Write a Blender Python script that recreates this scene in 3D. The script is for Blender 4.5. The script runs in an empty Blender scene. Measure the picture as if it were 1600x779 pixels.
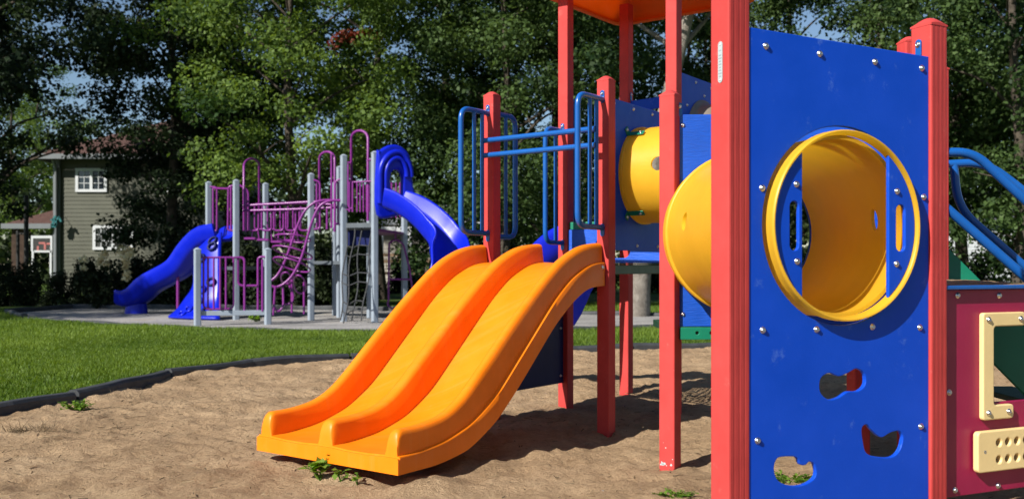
import bpy, bmesh, math, random
import numpy as np
from mathutils import Vector, Matrix

# ------------------------------------------------------------------ camera, light, exposure
S = bpy.context.scene
COL = S.collection
CAM_H, FPX, CU, CV = 1.1, 1500.0, 800.0, 415.0
cam = bpy.data.cameras.new('camera')
cam.sensor_width = 36.0
cam.lens = 36.0 * FPX / 1600.0
cam.shift_y = (CV - 389.5) / 1600.0
cam.clip_start, cam.clip_end = 0.05, 6000
cam.dof.use_dof = True
cam.dof.focus_distance = 5.0
cam.dof.aperture_fstop = 3.4
cam_ob = bpy.data.objects.new('camera', cam)
COL.objects.link(cam_ob)
cam_ob.location = (0, 0, CAM_H)
cam_ob.rotation_euler = (math.radians(90), 0, 0)
S.camera = cam_ob

SUN_AZ = Vector((math.cos(math.radians(224)), math.sin(math.radians(224)), 0))     # horizontal direction towards the sun
SUN_EL = math.radians(36)
world = bpy.data.worlds.new('World')
S.world = world
world.use_nodes = True
wn = world.node_tree
sky = wn.nodes.new('ShaderNodeTexSky')
sky.sky_type = 'NISHITA'
sky.sun_disc = False
sky.sun_elevation = SUN_EL
sky.sun_rotation = math.atan2(SUN_AZ.x, SUN_AZ.y)
sky.air_density = 1.0
sky.dust_density = 0.15
sky.ozone_density = 2.5
bg = wn.nodes['Background']
bg.inputs['Strength'].default_value = 0.06
wn.links.new(sky.outputs[0], bg.inputs[0])
sun = bpy.data.lights.new('sun', 'SUN')
sun.energy = 4.6
sun.angle = math.radians(0.5)
sun.color = (1.0, 0.95, 0.87)
sun_ob = bpy.data.objects.new('sun', sun)
COL.objects.link(sun_ob)
sdir = Vector((SUN_AZ.x * math.cos(SUN_EL), SUN_AZ.y * math.cos(SUN_EL), math.sin(SUN_EL)))
sun_ob.rotation_euler = (-sdir).to_track_quat('-Z', 'Y').to_euler()
sun_ob.location = sdir * 60
S.view_settings.view_transform = 'Standard'
S.view_settings.look = 'None'
S.view_settings.exposure = 0.8
S.view_settings.gamma = 1.0
S.cycles.use_denoising = True
S.cycles.denoising_input_passes = 'RGB_ALBEDO_NORMAL'
S.cycles.max_bounces = 7
S.cycles.diffuse_bounces = 3
S.cycles.glossy_bounces = 3
S.cycles.transmission_bounces = 3
S.cycles.transparent_max_bounces = 4
S.cycles.sample_clamp_indirect = 4.0

rnd = random.Random(7)
PI = math.pi

# ------------------------------------------------------------------ helpers: points
def at(u, v, y):
    """point of the photograph's pixel (1600 wide) at depth y"""
    return Vector(((u - CU) / FPX * y, y, CAM_H - (v - CV) / FPX * y))

def V2(x, y): return Vector((x, y, 0))

def X0(u, y): return (u - CU) / FPX * y

def on_plane(u, v, O, d):
    k = (u - CU) / FPX
    s = (k * O.y - O.x) / (d.x - k * d.y)
    y = O.y + s * d.y
    return s, CAM_H - (v - CV) / FPX * y

# ------------------------------------------------------------------ helpers: noise
_tab = np.random.RandomState(3).rand(256, 256).astype(np.float64)
def vnoise(x, y, off=0):
    x = x + off * 17.31; y = y + off * 9.17
    xi = np.floor(x).astype(int); yi = np.floor(y).astype(int)
    fx = x - xi; fy = y - yi
    fx = fx * fx * (3 - 2 * fx); fy = fy * fy * (3 - 2 * fy)
    a = _tab[xi & 255, yi & 255]; b = _tab[(xi + 1) & 255, yi & 255]
    c = _tab[xi & 255, (yi + 1) & 255]; d = _tab[(xi + 1) & 255, (yi + 1) & 255]
    return (a * (1 - fx) + b * fx) * (1 - fy) + (c * (1 - fx) + d * fx) * fy - 0.5

# ------------------------------------------------------------------ helpers: materials
def new_mat(name):
    m = bpy.data.materials.new(name)
    m.use_nodes = True
    nt = m.node_tree
    return m, nt, nt.nodes['Principled BSDF'], nt.nodes['Material Output']

def N(nt, typ, **kw):
    n = nt.nodes.new(typ)
    for k, v in kw.items():
        if k in n.inputs: n.inputs[k].default_value = v
        else: setattr(n, k, v)
    return n

def ramp(nt, stops, fac):
    r = nt.nodes.new('ShaderNodeValToRGB')
    el = r.color_ramp.elements
    while len(el) > 1: el.remove(el[-1])
    el[0].position, el[0].color = stops[0][0], (*stops[0][1], 1)
    for p, c in stops[1:]:
        e = el.new(p); e.color = (*c, 1)
    nt.links.new(fac, r.inputs[0])
    return r.outputs[0]

def geo_pos(nt):
    return nt.nodes.new('ShaderNodeNewGeometry').outputs['Position']

def plastic(name, rgb, rough=0.42, var=0.10, bump=0.05, bscale=90, wear=0.0, wearcol=(0.6, 0.6, 0.6), stretch=None, spec=0.5):
    """moulded or painted plastic: faint mottling, uneven gloss, fine skin, optional pale scuffs"""
    m, nt, p, out = new_mat(name)
    pos = geo_pos(nt)
    n1 = N(nt, 'ShaderNodeTexNoise', Scale=5.0, Detail=6.0, Roughness=0.6)
    nt.links.new(pos, n1.inputs['Vector'])
    lo = tuple(c * (1 - var) for c in rgb); hi = tuple(min(1, c * (1 + var) + 0.004) for c in rgb)
    col = ramp(nt, [(0.3, lo), (0.7, hi)], n1.outputs[0])
    if wear > 0:
        n3 = N(nt, 'ShaderNodeTexNoise', Scale=9.0, Detail=9.0, Roughness=0.78)
        nt.links.new(pos, n3.inputs['Vector'])
        msk = ramp(nt, [(0.66 - wear * 0.08, (0, 0, 0)), (0.76, (0.8, 0.8, 0.8))], n3.outputs[0])
        mx = N(nt, 'ShaderNodeMix', data_type='RGBA')
        nt.links.new(msk, mx.inputs[0])
        nt.links.new(col, mx.inputs[6])
        mx.inputs[7].default_value = (*[a * 0.6 + b * 0.4 for a, b in zip(rgb, wearcol)], 1)
        col = mx.outputs[2]
    nt.links.new(col, p.inputs['Base Color'])
    n2 = N(nt, 'ShaderNodeTexNoise', Scale=14.0, Detail=5.0)
    nt.links.new(pos, n2.inputs['Vector'])
    mr = N(nt, 'ShaderNodeMapRange')
    mr.inputs[3].default_value = rough * 0.8; mr.inputs[4].default_value = min(1, rough * 1.25)
    nt.links.new(n2.outputs[0], mr.inputs[0])
    nt.links.new(mr.outputs[0], p.inputs['Roughness'])
    p.inputs['Specular IOR Level'].default_value = spec
    nb = N(nt, 'ShaderNodeTexNoise', Scale=bscale, Detail=3.0)
    if stretch:
        mp = N(nt, 'ShaderNodeMapping'); mp.inputs['Scale'].default_value = stretch
        nt.links.new(pos, mp.inputs[0]); nt.links.new(mp.outputs[0], nb.inputs['Vector'])
    else:
        nt.links.new(pos, nb.inputs['Vector'])
    b = N(nt, 'ShaderNodeBump', Strength=bump, Distance=0.01)
    nt.links.new(nb.outputs[0], b.inputs['Height'])
    nt.links.new(b.outputs[0], p.inputs['Normal'])
    return m

def translucent_mix(m, rgb, amt):
    nt = m.node_tree; p = nt.nodes['Principled BSDF']; out = nt.nodes['Material Output']
    t = N(nt, 'ShaderNodeBsdfTranslucent'); t.inputs['Color'].default_value = (*rgb, 1)
    mx = N(nt, 'ShaderNodeMixShader'); mx.inputs[0].default_value = amt
    nt.links.new(p.outputs[0], mx.inputs[1]); nt.links.new(t.outputs[0], mx.inputs[2])
    nt.links.new(mx.outputs[0], out.inputs[0])

def leaf_mat(name, dark, light, trans=0.3, rough=0.6):
    m, nt, p, out = new_mat(name)
    a = N(nt, 'ShaderNodeAttribute'); a.attribute_name = 'tint'
    col = ramp(nt, [(0.0, dark), (1.0, light)], a.outputs['Fac'])
    nt.links.new(col, p.inputs['Base Color'])
    p.inputs['Roughness'].default_value = rough
    p.inputs['Specular IOR Level'].default_value = 0.18
    t = N(nt, 'ShaderNodeBsdfTranslucent')
    hs = N(nt, 'ShaderNodeHueSaturation', Saturation=1.15, Value=1.4, Hue=0.485)
    nt.links.new(col, hs.inputs['Color']); nt.links.new(hs.outputs[0], t.inputs['Color'])
    mx = N(nt, 'ShaderNodeMixShader'); mx.inputs[0].default_value = trans
    nt.links.new(p.outputs[0], mx.inputs[1]); nt.links.new(t.outputs[0], mx.inputs[2])
    nt.links.new(mx.outputs[0], out.inputs[0])
    return m

def rough_mat(name, c1, c2, scale=8, rough=0.9, bump=0.4, bdist=0.02, detail=8, bscale=None):
    m, nt, p, out = new_mat(name)
    pos = geo_pos(nt)
    n = N(nt, 'ShaderNodeTexNoise', Scale=scale, Detail=detail, Roughness=0.65)
    nt.links.new(pos, n.inputs['Vector'])
    nt.links.new(ramp(nt, [(0.3, c1), (0.7, c2)], n.outputs[0]), p.inputs['Base Color'])
    p.inputs['Roughness'].default_value = rough
    p.inputs['Specular IOR Level'].default_value = 0.2
    nb = N(nt, 'ShaderNodeTexNoise', Scale=bscale or scale * 4, Detail=8.0, Roughness=0.7)
    nt.links.new(pos, nb.inputs['Vector'])
    b = N(nt, 'ShaderNodeBump', Strength=bump, Distance=bdist)
    nt.links.new(nb.outputs[0], b.inputs['Height']); nt.links.new(b.outputs[0], p.inputs['Normal'])
    return m

M = {}
M['red'] = plastic('red_post', (0.47, 0.050, 0.046), 0.55, 0.10, 0.12, 60, wear=0.7, wearcol=(0.70, 0.28, 0.24), stretch=(1, 1, 0.12), spec=0.15)
M['blue_panel'] = plastic('blue_panel', (0.0, 0.056, 0.49), 0.45, 0.06, 0.05, 130, wear=0.8, wearcol=(0.25, 0.42, 0.75), spec=0.22)
M['blue_grain'] = plastic('blue_grained_panel', (0.005, 0.075, 0.47), 0.45, 0.12, 0.35, 70, stretch=(0.25, 0.25, 1.6))
M['rail'] = plastic('blue_coated_steel', (0.004, 0.085, 0.34), 0.28, 0.08, 0.03, 150)
M['orange'] = plastic('orange_plastic', (0.84, 0.200, 0.002), 0.42, 0.06, 0.04, 160, wear=0.05, wearcol=(0.9, 0.45, 0.2), spec=0.28)
def lane_wear(m):
    """faint dull tracks worn along the slide's lanes and dust at the exit"""
    nt = m.node_tree; p = nt.nodes['Principled BSDF']
    src = p.inputs['Base Color'].links[0].from_socket
    mp = N(nt, 'ShaderNodeMapping'); mp.inputs['Rotation'].default_value = (0, 0, -math.radians(53.13)); mp.inputs['Scale'].default_value = (0.5, 15, 0.5)
    nt.links.new(geo_pos(nt), mp.inputs[0])
    n = N(nt, 'ShaderNodeTexNoise', Scale=1.6, Detail=8.0, Roughness=0.7); nt.links.new(mp.outputs[0], n.inputs['Vector'])
    k = ramp(nt, [(0.50, (0, 0, 0)), (0.78, (0.20, 0.20, 0.20))], n.outputs[0])
    mx = N(nt, 'ShaderNodeMix', data_type='RGBA'); nt.links.new(k, mx.inputs[0]); nt.links.new(src, mx.inputs[6]); mx.inputs[7].default_value = (0.80, 0.34, 0.10, 1)
    nt.links.new(mx.outputs[2], p.inputs['Base Color'])
lane_wear(M['orange'])
M['roof'] = plastic('orange_roof', (0.82, 0.19, 0.008), 0.4, 0.06, 0.03, 100)
translucent_mix(M['roof'], (0.92, 0.30, 0.02), 0.5)
M['yellow'] = plastic('yellow_plastic', (0.86, 0.50, 0.035), 0.38, 0.07, 0.04, 60, wear=0.12, wearcol=(0.8, 0.65, 0.4))
translucent_mix(M['yellow'], (1.0, 0.82, 0.13), 0.45)
M['magenta'] = plastic('magenta_panel', (0.27, 0.002, 0.047), 0.42, 0.08, 0.05, 90, wear=0.12, wearcol=(0.6, 0.3, 0.4))
M['cream'] = plastic('cream_plastic', (0.74, 0.55, 0.25), 0.45, 0.05, 0.05, 90)
M['green'] = plastic('green_plastic', (0.003, 0.17, 0.095), 0.42, 0.1, 0.05, 90)
M['green_dark'] = plastic('dark_green_steel', (0.006, 0.05, 0.022), 0.4, 0.1, 0.05, 90)
M['deck'] = plastic('dark_green_coated_deck', (0.006, 0.045, 0.022), 0.5, 0.1, 0.05, 90)
M['slide_blue'] = plastic('royal_blue_plastic', (0.002, 0.012, 0.45), 0.30, 0.08, 0.03, 60, spec=0.25)
M['purple'] = plastic('purple_coated_steel', (0.185, 0.018, 0.195), 0.33, 0.1, 0.03, 90)
M['grey_post'] = plastic('pale_grey_post', (0.26, 0.305, 0.36), 0.45, 0.07, 0.05, 50)
M['grey_deck'] = plastic('grey_deck', (0.07, 0.085, 0.10), 0.55, 0.1, 0.05, 50)
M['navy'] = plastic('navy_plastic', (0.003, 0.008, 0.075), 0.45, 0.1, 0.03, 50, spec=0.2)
M['rope'] = plastic('black_rope', (0.03, 0.032, 0.036), 0.7, 0.2, 0.2, 90)
M['dome'] = plastic('clouded_bubble', (0.20, 0.17, 0.14), 0.3, 0.15, 0.03, 50)
M['plate'] = plastic('pale_name_plate', (0.40, 0.46, 0.47), 0.4, 0.05, 0.03, 90)
M['ink'] = plastic('grey_ink', (0.20, 0.24, 0.27), 0.6, 0.05, 0.0, 50)
M['border'] = plastic('black_border_plastic', (0.036, 0.039, 0.043), 0.6, 0.3, 0.25, 50, wear=0.5, wearcol=(0.25, 0.22, 0.18))
m, nt, p, out = new_mat('stainless_steel')
p.inputs['Base Color'].default_value = (0.62, 0.62, 0.62, 1); p.inputs['Metallic'].default_value = 1.0
p.inputs['Roughness'].default_value = 0.28
M['steel'] = m
M['bark'] = rough_mat('grey_bark', (0.13, 0.11, 0.09), (0.30, 0.27, 0.23), 7, 0.95, 0.9, 0.04)
M['bark_dark'] = rough_mat('dark_bark', (0.035, 0.028, 0.022), (0.11, 0.09, 0.07), 6, 0.95, 0.9, 0.04)
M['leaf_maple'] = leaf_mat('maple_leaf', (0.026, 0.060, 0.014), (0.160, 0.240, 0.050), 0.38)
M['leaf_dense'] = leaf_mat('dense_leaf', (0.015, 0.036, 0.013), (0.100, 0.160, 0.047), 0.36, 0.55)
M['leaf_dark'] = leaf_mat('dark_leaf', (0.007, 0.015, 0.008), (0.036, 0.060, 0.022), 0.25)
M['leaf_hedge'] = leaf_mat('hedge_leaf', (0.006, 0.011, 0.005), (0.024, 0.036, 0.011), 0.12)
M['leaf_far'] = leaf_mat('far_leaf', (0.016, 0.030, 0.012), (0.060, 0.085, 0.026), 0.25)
M['leaf_red'] = leaf_mat('turned_leaf', (0.10, 0.022, 0.014), (0.19, 0.055, 0.03), 0.3)
M['weed'] = leaf_mat('weed_leaf', (0.07, 0.15, 0.015), (0.20, 0.33, 0.05), 0.4)
M['grass'] = leaf_mat('grass_blade', (0.050, 0.105, 0.010), (0.205, 0.290, 0.045), 0.36, 0.5)
M['straw'] = leaf_mat('dry_straw', (0.045, 0.032, 0.018), (0.30, 0.225, 0.13), 0.1, 0.8)
M['flower'] = leaf_mat('cream_flower', (0.65, 0.52, 0.26), (0.85, 0.80, 0.55), 0.3, 0.7)

# ------------------------------------------------------------------ helpers: objects
def mesh_obj(name, me, mat=None, parent=None, smooth=False):
    o = bpy.data.objects.new(name, me)
    COL.objects.link(o)
    if mat is not None and len(me.materials) == 0: me.materials.append(mat)
    if smooth:
        me.polygons.foreach_set('use_smooth', [True] * len(me.polygons))
    if parent is not None: set_parent(o, parent)
    return o

def set_parent(o, parent):
    o.parent = parent
    if parent.parent is None and parent.type == 'EMPTY':
        o.matrix_parent_inverse = Matrix.Translation(parent.location).inverted()

def tag(o, label=None, cat=None, group=None, kind=None):
    if label: o['label'] = label
    if cat: o['category'] = cat
    if group: o['group'] = group
    if kind: o['kind'] = kind
    return o

def thing(name, loc, label, cat, group=None):
    o = bpy.data.objects.new(name, None)
    COL.objects.link(o)
    o.location = loc
    o.empty_display_size = 0.2
    return tag(o, label, cat, group)

class MB:
    """collects geometry for ONE mesh"""
    def __init__(s): s.v = []; s.f = []; s.sm = []
    def add(s, verts, faces, smooth=False):
        k = len(s.v)
        s.v += [tuple(a) for a in verts]
        s.f += [tuple(i + k for i in f) for f in faces]
        s.sm += [smooth] * len(faces)
        return s
    def box(s, c, ax, ay, az):
        """centre and three half-axis vectors"""
        c, ax, ay, az = Vector(c), Vector(ax), Vector(ay), Vector(az)
        vs = [c + i * ax + j * ay + k * az for k in (-1, 1) for j in (-1, 1) for i in (-1, 1)]
        return s.add(vs, [(0, 2, 3, 1), (4, 5, 7, 6), (0, 1, 5, 4), (2, 6, 7, 3), (0, 4, 6, 2), (1, 3, 7, 5)])
    def bar(s, p, q, w, h, up=(0, 0, 1)):
        p, q = Vector(p), Vector(q); d = (q - p)
        L = d.length / 2; d.normalize()
        side = d.cross(Vector(up))
        if side.length < 1e-4: side = d.cross(Vector((1, 0, 0)))
        side.normalize(); u = side.cross(d)
        return s.box((p + q) / 2, d * L, side * w / 2, u * h / 2)
    def tube(s, pts, r, n=10, closed=False, caps=True, radii=None):
        pts = [Vector(p) for p in pts]; m_ = len(pts)
        T = []
        for i in range(m_):
            if closed: d = pts[(i + 1) % m_] - pts[i - 1]
            else: d = pts[min(i + 1, m_ - 1)] - pts[max(i - 1, 0)]
            T.append(d.normalized())
        a = T[0].cross(Vector((0, 0, 1)))
        if a.length < 1e-3: a = T[0].cross(Vector((1, 0, 0)))
        a.normalize()
        vs = []
        for i in range(m_):
            a = (a - T[i] * a.dot(T[i])).normalized(); b = T[i].cross(a)
            rr = radii[i] if radii else r
            for j in range(n):
                t = 2 * PI * j / n
                vs.append(pts[i] + (a * math.cos(t) + b * math.sin(t)) * rr)
        fs = []
        for i in range(m_ if closed else m_ - 1):
            for j in range(n):
                i2 = (i + 1) % m_; j2 = (j + 1) % n
                fs.append((i * n + j, i * n + j2, i2 * n + j2, i2 * n + j))
        s.add(vs, fs, True)
        if caps and not closed:
            s.add(vs[:n], [tuple(range(n - 1, -1, -1))]); s.add(vs[-n:], [tuple(range(n))])
        return s
    def grid(s, rows, smooth=True, close_u=False):
        """rows: list of equal-length point lists"""
        n = len(rows[0]); fs = []
        for i in range(len(rows) - 1):
            for j in range(n if close_u else n - 1):
                j2 = (j + 1) % n
                fs.append((i * n + j, i * n + j2, (i + 1) * n + j2, (i + 1) * n + j))
        return s.add([p for r in rows for p in r], fs, smooth)
    def mesh(s, name):
        me = bpy.data.meshes.new(name)
        me.from_pydata(s.v, [], s.f)
        me.polygons.foreach_set('use_smooth', s.sm)
        me.update()
        return me
    def build(s, name, mat, parent=None, bevel=0, fix=True):
        me = s.mesh(name)
        if fix:
            b = bmesh.new(); b.from_mesh(me)
            bmesh.ops.recalc_face_normals(b, faces=b.faces)
            b.to_mesh(me); b.free()
        o = mesh_obj(name, me, mat, parent)
        if bevel:
            bv = o.modifiers.new('bevel', 'BEVEL'); bv.width = bevel; bv.segments = 2; bv.limit_method = 'ANGLE'
            bv.angle_limit = math.radians(40); bv.harden_normals = False
        return o

def fillet(pts, r, seg=6):
    pts = [Vector(p) for p in pts]; out = [pts[0]]
    for i in range(1, len(pts) - 1):
        a, b, c = pts[i - 1], pts[i], pts[i + 1]
        d1 = (a - b); d2 = (c - b)
        rr = min(r, d1.length * 0.49, d2.length * 0.49)
        p0 = b + d1.normalized() * rr; p1 = b + d2.normalized() * rr
        for k in range(seg + 1):
            t = k / seg
            out.append(p0 * (1 - t) ** 2 + b * 2 * t * (1 - t) + p1 * t * t)
    out.append(pts[-1])
    return out

def smooth_path(pts, n=8):
    """Catmull-Rom through the points"""
    P = [Vector(p) for p in pts]; P = [2 * P[0] - P[1]] + P + [2 * P[-1] - P[-2]]
    out = []
    for i in range(1, len(P) - 2):
        for k in range(n):
            t = k / n
            out.append(0.5 * ((2 * P[i]) + (P[i + 1] - P[i - 1]) * t + (2 * P[i - 1] - 5 * P[i] + 4 * P[i + 1] - P[i + 2]) * t * t
                              + (-P[i - 1] + 3 * P[i] - 3 * P[i + 1] + P[i + 2]) * t ** 3))
    out.append(P[-2])
    return out

def ngon(c, r, n=40, rz=None):
    rz = rz or r
    return [(c[0] + r * math.cos(2 * PI * i / n), c[1] + rz * math.sin(2 * PI * i / n)) for i in range(n)]

def rrect(x0, y0, x1, y1, r, seg=5):
    out = []
    for cx, cy, a0 in ((x1 - r, y1 - r, 0), (x0 + r, y1 - r, 90), (x0 + r, y0 + r, 180), (x1 - r, y0 + r, 270)):
        for k in range(seg + 1):
            a = math.radians(a0 + 90 * k / seg)
            out.append((cx + r * math.cos(a), cy + r * math.sin(a)))
    return out

def smooth_loop(pts, n=5):
    P = [Vector((p[0], p[1], 0)) for p in pts]; m_ = len(P); out = []
    for i in range(m_):
        a, b, c, d = P[i - 1], P[i], P[(i + 1) % m_], P[(i + 2) % m_]
        for k in range(n):
            t = k / n
            q = 0.5 * (2 * b + (c - a) * t + (2 * a - 5 * b + 4 * c - d) * t * t + (-a + 3 * b - 3 * c + d) * t ** 3)
            out.append((q.x, q.y))
    return out

def panel(name, outer, holes, thick, bev, O, ux, mat, parent, uy=(0, 0, 1), res=1):
    """flat sheet cut to an outline, with real holes and rounded edges; (s, t) -> O + s*ux + t*uy"""
    cu = bpy.data.curves.new('cut', 'CURVE')
    cu.dimensions = '2D'; cu.fill_mode = 'BOTH'
    cu.extrude = thick / 2 - bev; cu.bevel_depth = bev; cu.bevel_resolution = res; cu.offset = -bev
    for loop in [outer] + list(holes):
        sp = cu.splines.new('POLY'); sp.points.add(len(loop) - 1)
        for pt, q in zip(sp.points, loop): pt.co = (q[0], q[1], 0, 1)
        sp.use_cyclic_u = True
    tmp = bpy.data.objects.new('cut', cu); COL.objects.link(tmp)
    dg = bpy.context.evaluated_depsgraph_get()
    me = bpy.data.meshes.new_from_object(tmp.evaluated_get(dg), depsgraph=dg)
    bpy.data.objects.remove(tmp); bpy.data.curves.remove(cu)
    me.name = name
    ux, uy = Vector(ux).normalized(), Vector(uy).normalized(); w = ux.cross(uy)
    Mx = Matrix(((ux.x, uy.x, w.x, O[0]), (ux.y, uy.y, w.y, O[1]), (ux.z, uy.z, w.z, O[2]), (0, 0, 0, 1)))
    me.transform(Mx)
    me.materials.clear(); me.materials.append(mat)
    me.polygons.foreach_set('use_smooth', [False] * len(me.polygons))
    return mesh_obj(name, me, mat, parent)

# one bolt mesh: washer, dome head, socket
def _bolt():
    mb = MB(); n = 14
    prof = [(0.0125, 0.0), (0.0125, 0.002), (0.0095, 0.0025), (0.0090, 0.0055), (0.0068, 0.0085), (0.0035, 0.0095), (0.0035, 0.007), (0.0001, 0.007)]
    rows = [[(r * math.cos(2 * PI * j / n), r * math.sin(2 * PI * j / n), z) for j in range(n)] for r, z in prof]
    mb.grid(rows, True, True)
    me = mb.mesh('bolt'); me.materials.append(M['steel']); return me
BOLT = _bolt()
def bolt(p, nrm, parent, s=1.0):
    o = bpy.data.objects.new('bolt', BOLT); COL.objects.link(o)
    q = Vector(nrm).to_track_quat('Z', 'Y')
    o.matrix_basis = Matrix.Translation(Vector(p)) @ q.to_matrix().to_4x4() @ Matrix.Scale(s, 4)
    set_parent(o, parent)
    return o

# ------------------------------------------------------------------ helpers: leaves
def leaf_cloud(name, clumps, per, leaf, seed, mat, up=0.45, shell=0.45, wide=0.36):
    """clumps: (x, y, z, rx, ry, rz); one mesh of many leaf-sized faces"""
    R = np.random.RandomState(seed)
    C = np.array(clumps); K = len(C)
    vol = (C[:, 3] * C[:, 4] * C[:, 5]) ** (2 / 3.0)
    cnt = np.maximum(8, (per * vol / vol.mean()).astype(int))
    idx = np.repeat(np.arange(K), cnt); n = len(idx)
    d = R.normal(size=(n, 3)); d /= np.linalg.norm(d, axis=1)[:, None]
    rad = R.rand(n) ** shell
    rad *= 1 + 0.22 * R.normal(size=n) * (R.rand(n) < 0.3)
    p = C[idx, :3] + d * C[idx, 3:6] * rad[:, None]
    nr = d * 0.6 + R.normal(size=(n, 3)) * 0.6 + np.array([0, 0, up]); nr /= np.linalg.norm(nr, axis=1)[:, None]
    t = np.cross(nr, R.normal(size=(n, 3))); t /= np.linalg.norm(t, axis=1)[:, None]
    b = np.cross(nr, t)
    L = (leaf * (0.6 + 0.8 * R.rand(n)))[:, None]
    v = np.empty((n, 4, 3))
    v[:, 0] = p; v[:, 1] = p + t * L * 0.5 + b * L * wide + nr * L * 0.09
    v[:, 2] = p + t * L - nr * L * 0.06; v[:, 3] = p + t * L * 0.5 - b * L * wide + nr * L * 0.09
    tint = np.clip(0.5 + 0.20 * R.normal(size=K)[idx] + 0.22 * R.normal(size=n), 0, 1)
    return quads_mesh(name, v, tint, mat)

def quads_mesh(name, v, tint, mat):
    n = len(v)
    me = bpy.data.meshes.new(name)
    me.vertices.add(n * 4); me.loops.add(n * 4); me.polygons.add(n)
    me.vertices.foreach_set('co', v.reshape(-1).astype(np.float32))
    me.loops.foreach_set('vertex_index', np.arange(n * 4, dtype=np.int32))
    me.polygons.foreach_set('loop_start', np.arange(0, n * 4, 4, dtype=np.int32))
    a = me.attributes.new('tint', 'FLOAT', 'FACE'); a.data.foreach_set('value', tint.astype(np.float32))
    me.update(); me.validate()
    me.materials.append(mat)
    return me

# ------------------------------------------------------------------ ground: sheet, sand, lawn, gravel
def gp(u, v): 
    y = CAM_H * FPX / (v - CV); return ((u - CU) / FPX * y, y)

sand_edge = [(-5.2, 3.0), (-4.9, 5.4), (-3.78, 7.2), (-3.50, 8.3), (-3.42, 9.5), (-2.9, 10.6), (-1.9, 11.35), (-0.6, 11.9), (0.8, 12.4), (2.6, 12.9), (5.5, 13.4), (9.5, 12.9), (9.5, 1.0), (4, -1.5), (-3.5, -1.0)]
pad_edge = [(-9.95, 19.6), (-8.3, 18.2), (-6.5, 17.0), (-4.6, 16.2), (-2.6, 15.6), (-1.0, 15.45), (1.0, 15.9), (3.6, 16.6), (5.2, 18.0), (4.9, 19.8), (2.2, 21.2), (-2, 22.9), (-7, 24.3), (-11.2, 24.4), (-11.6, 22.0)]

def pt_in(poly, x, y):
    inside = np.zeros(np.shape(x), bool); m_ = len(poly)
    for i in range(m_):
        x0, y0 = poly[i]; x1, y1 = poly[(i + 1) % m_]
        c = ((y0 > y) != (y1 > y)) & (x < (x1 - x0) * (y - y0) / (y1 - y0 + 1e-12) + x0)
        inside ^= c
    return inside

def edge_dist(poly, x, y):
    d = np.full(np.shape(x), 1e9); m_ = len(poly)
    for i in range(m_):
        x0, y0 = poly[i]; x1, y1 = poly[(i + 1) % m_]
        dx, dy = x1 - x0, y1 - y0
        t = np.clip(((x - x0) * dx + (y - y0) * dy) / (dx * dx + dy * dy), 0, 1)
        d = np.minimum(d, np.hypot(x - x0 - t * dx, y - y0 - t * dy))
    return d

def sand_h(x, y):
    h = 0.045 * vnoise(x * 1.3, y * 1.3, 1) + 0.030 * vnoise(x * 3.7, y * 3.7, 2)
    f = vnoise(x * 6.5 + 0.8 * vnoise(x * 3, y * 3, 8), y * 6.5, 3)
    h = h - 0.055 * np.clip(f - 0.03, 0, 1) ** 1.0
    h = h + 0.030 * vnoise(x * 12, y * 12, 4) + 0.017 * vnoise(x * 27, y * 27, 5)
    return h

def sheet(name, outer, holes, z, mat, cell=None):
    o = panel(name, outer, holes, 0.002, 0.0, (0, 0, z), (1, 0, 0), mat, None, uy=(0, 1, 0), res=0)
    return o

m, nt, p, out = new_mat('dry_sand')
pos = geo_pos(nt)
n1 = N(nt, 'ShaderNodeTexNoise', Scale=1.6, Detail=8.0, Roughness=0.65); nt.links.new(pos, n1.inputs['Vector'])
c1 = ramp(nt, [(0.30, (0.32, 0.218, 0.128)), (0.5, (0.46, 0.320, 0.192)), (0.72, (0.54, 0.39, 0.243))], n1.outputs[0])
n2 = N(nt, 'ShaderNodeTexNoise', Scale=42.0, Detail=9.0, Roughness=0.82); nt.links.new(pos, n2.inputs['Vector'])
c2 = ramp(nt, [(0.30, (0.36, 0.32, 0.27)), (0.43, (0.88, 0.87, 0.85)), (0.7, (1.15, 1.15, 1.15))], n2.outputs[0])
mx = N(nt, 'ShaderNodeMix', data_type='RGBA', blend_type='MULTIPLY'); mx.inputs[0].default_value = 0.95
nt.links.new(c1, mx.inputs[6]); nt.links.new(c2, mx.inputs[7])
n4 = N(nt, 'ShaderNodeTexNoise', Scale=13.0, Detail=11.0, Roughness=0.8); nt.links.new(pos, n4.inputs['Vector'])
c4 = ramp(nt, [(0.34, (0.50, 0.45, 0.39)), (0.44, (0.90, 0.88, 0.86)), (0.6, (1.06, 1.06, 1.06))], n4.outputs[0])
mx2 = N(nt, 'ShaderNodeMix', data_type='RGBA', blend_type='MULTIPLY'); mx2.inputs[0].default_value = 0.7
nt.links.new(mx.outputs[2], mx2.inputs[6]); nt.links.new(c4, mx2.inputs[7]); nt.links.new(mx2.outputs[2], p.inputs['Base Color'])
p.inputs['Roughness'].default_value = 0.95; p.inputs['Specular IOR Level'].default_value = 0.15
nb = N(nt, 'ShaderNodeTexNoise', Scale=20.0, Detail=12.0, Roughness=0.75); nt.links.new(pos, nb.inputs['Vector'])
bp = N(nt, 'ShaderNodeBump', Strength=1.0, Distance=0.05); nt.links.new(nb.outputs[0], bp.inputs['Height'])
nt.links.new(bp.outputs[0], p.inputs['Normal'])
M['sand'] = m

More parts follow.
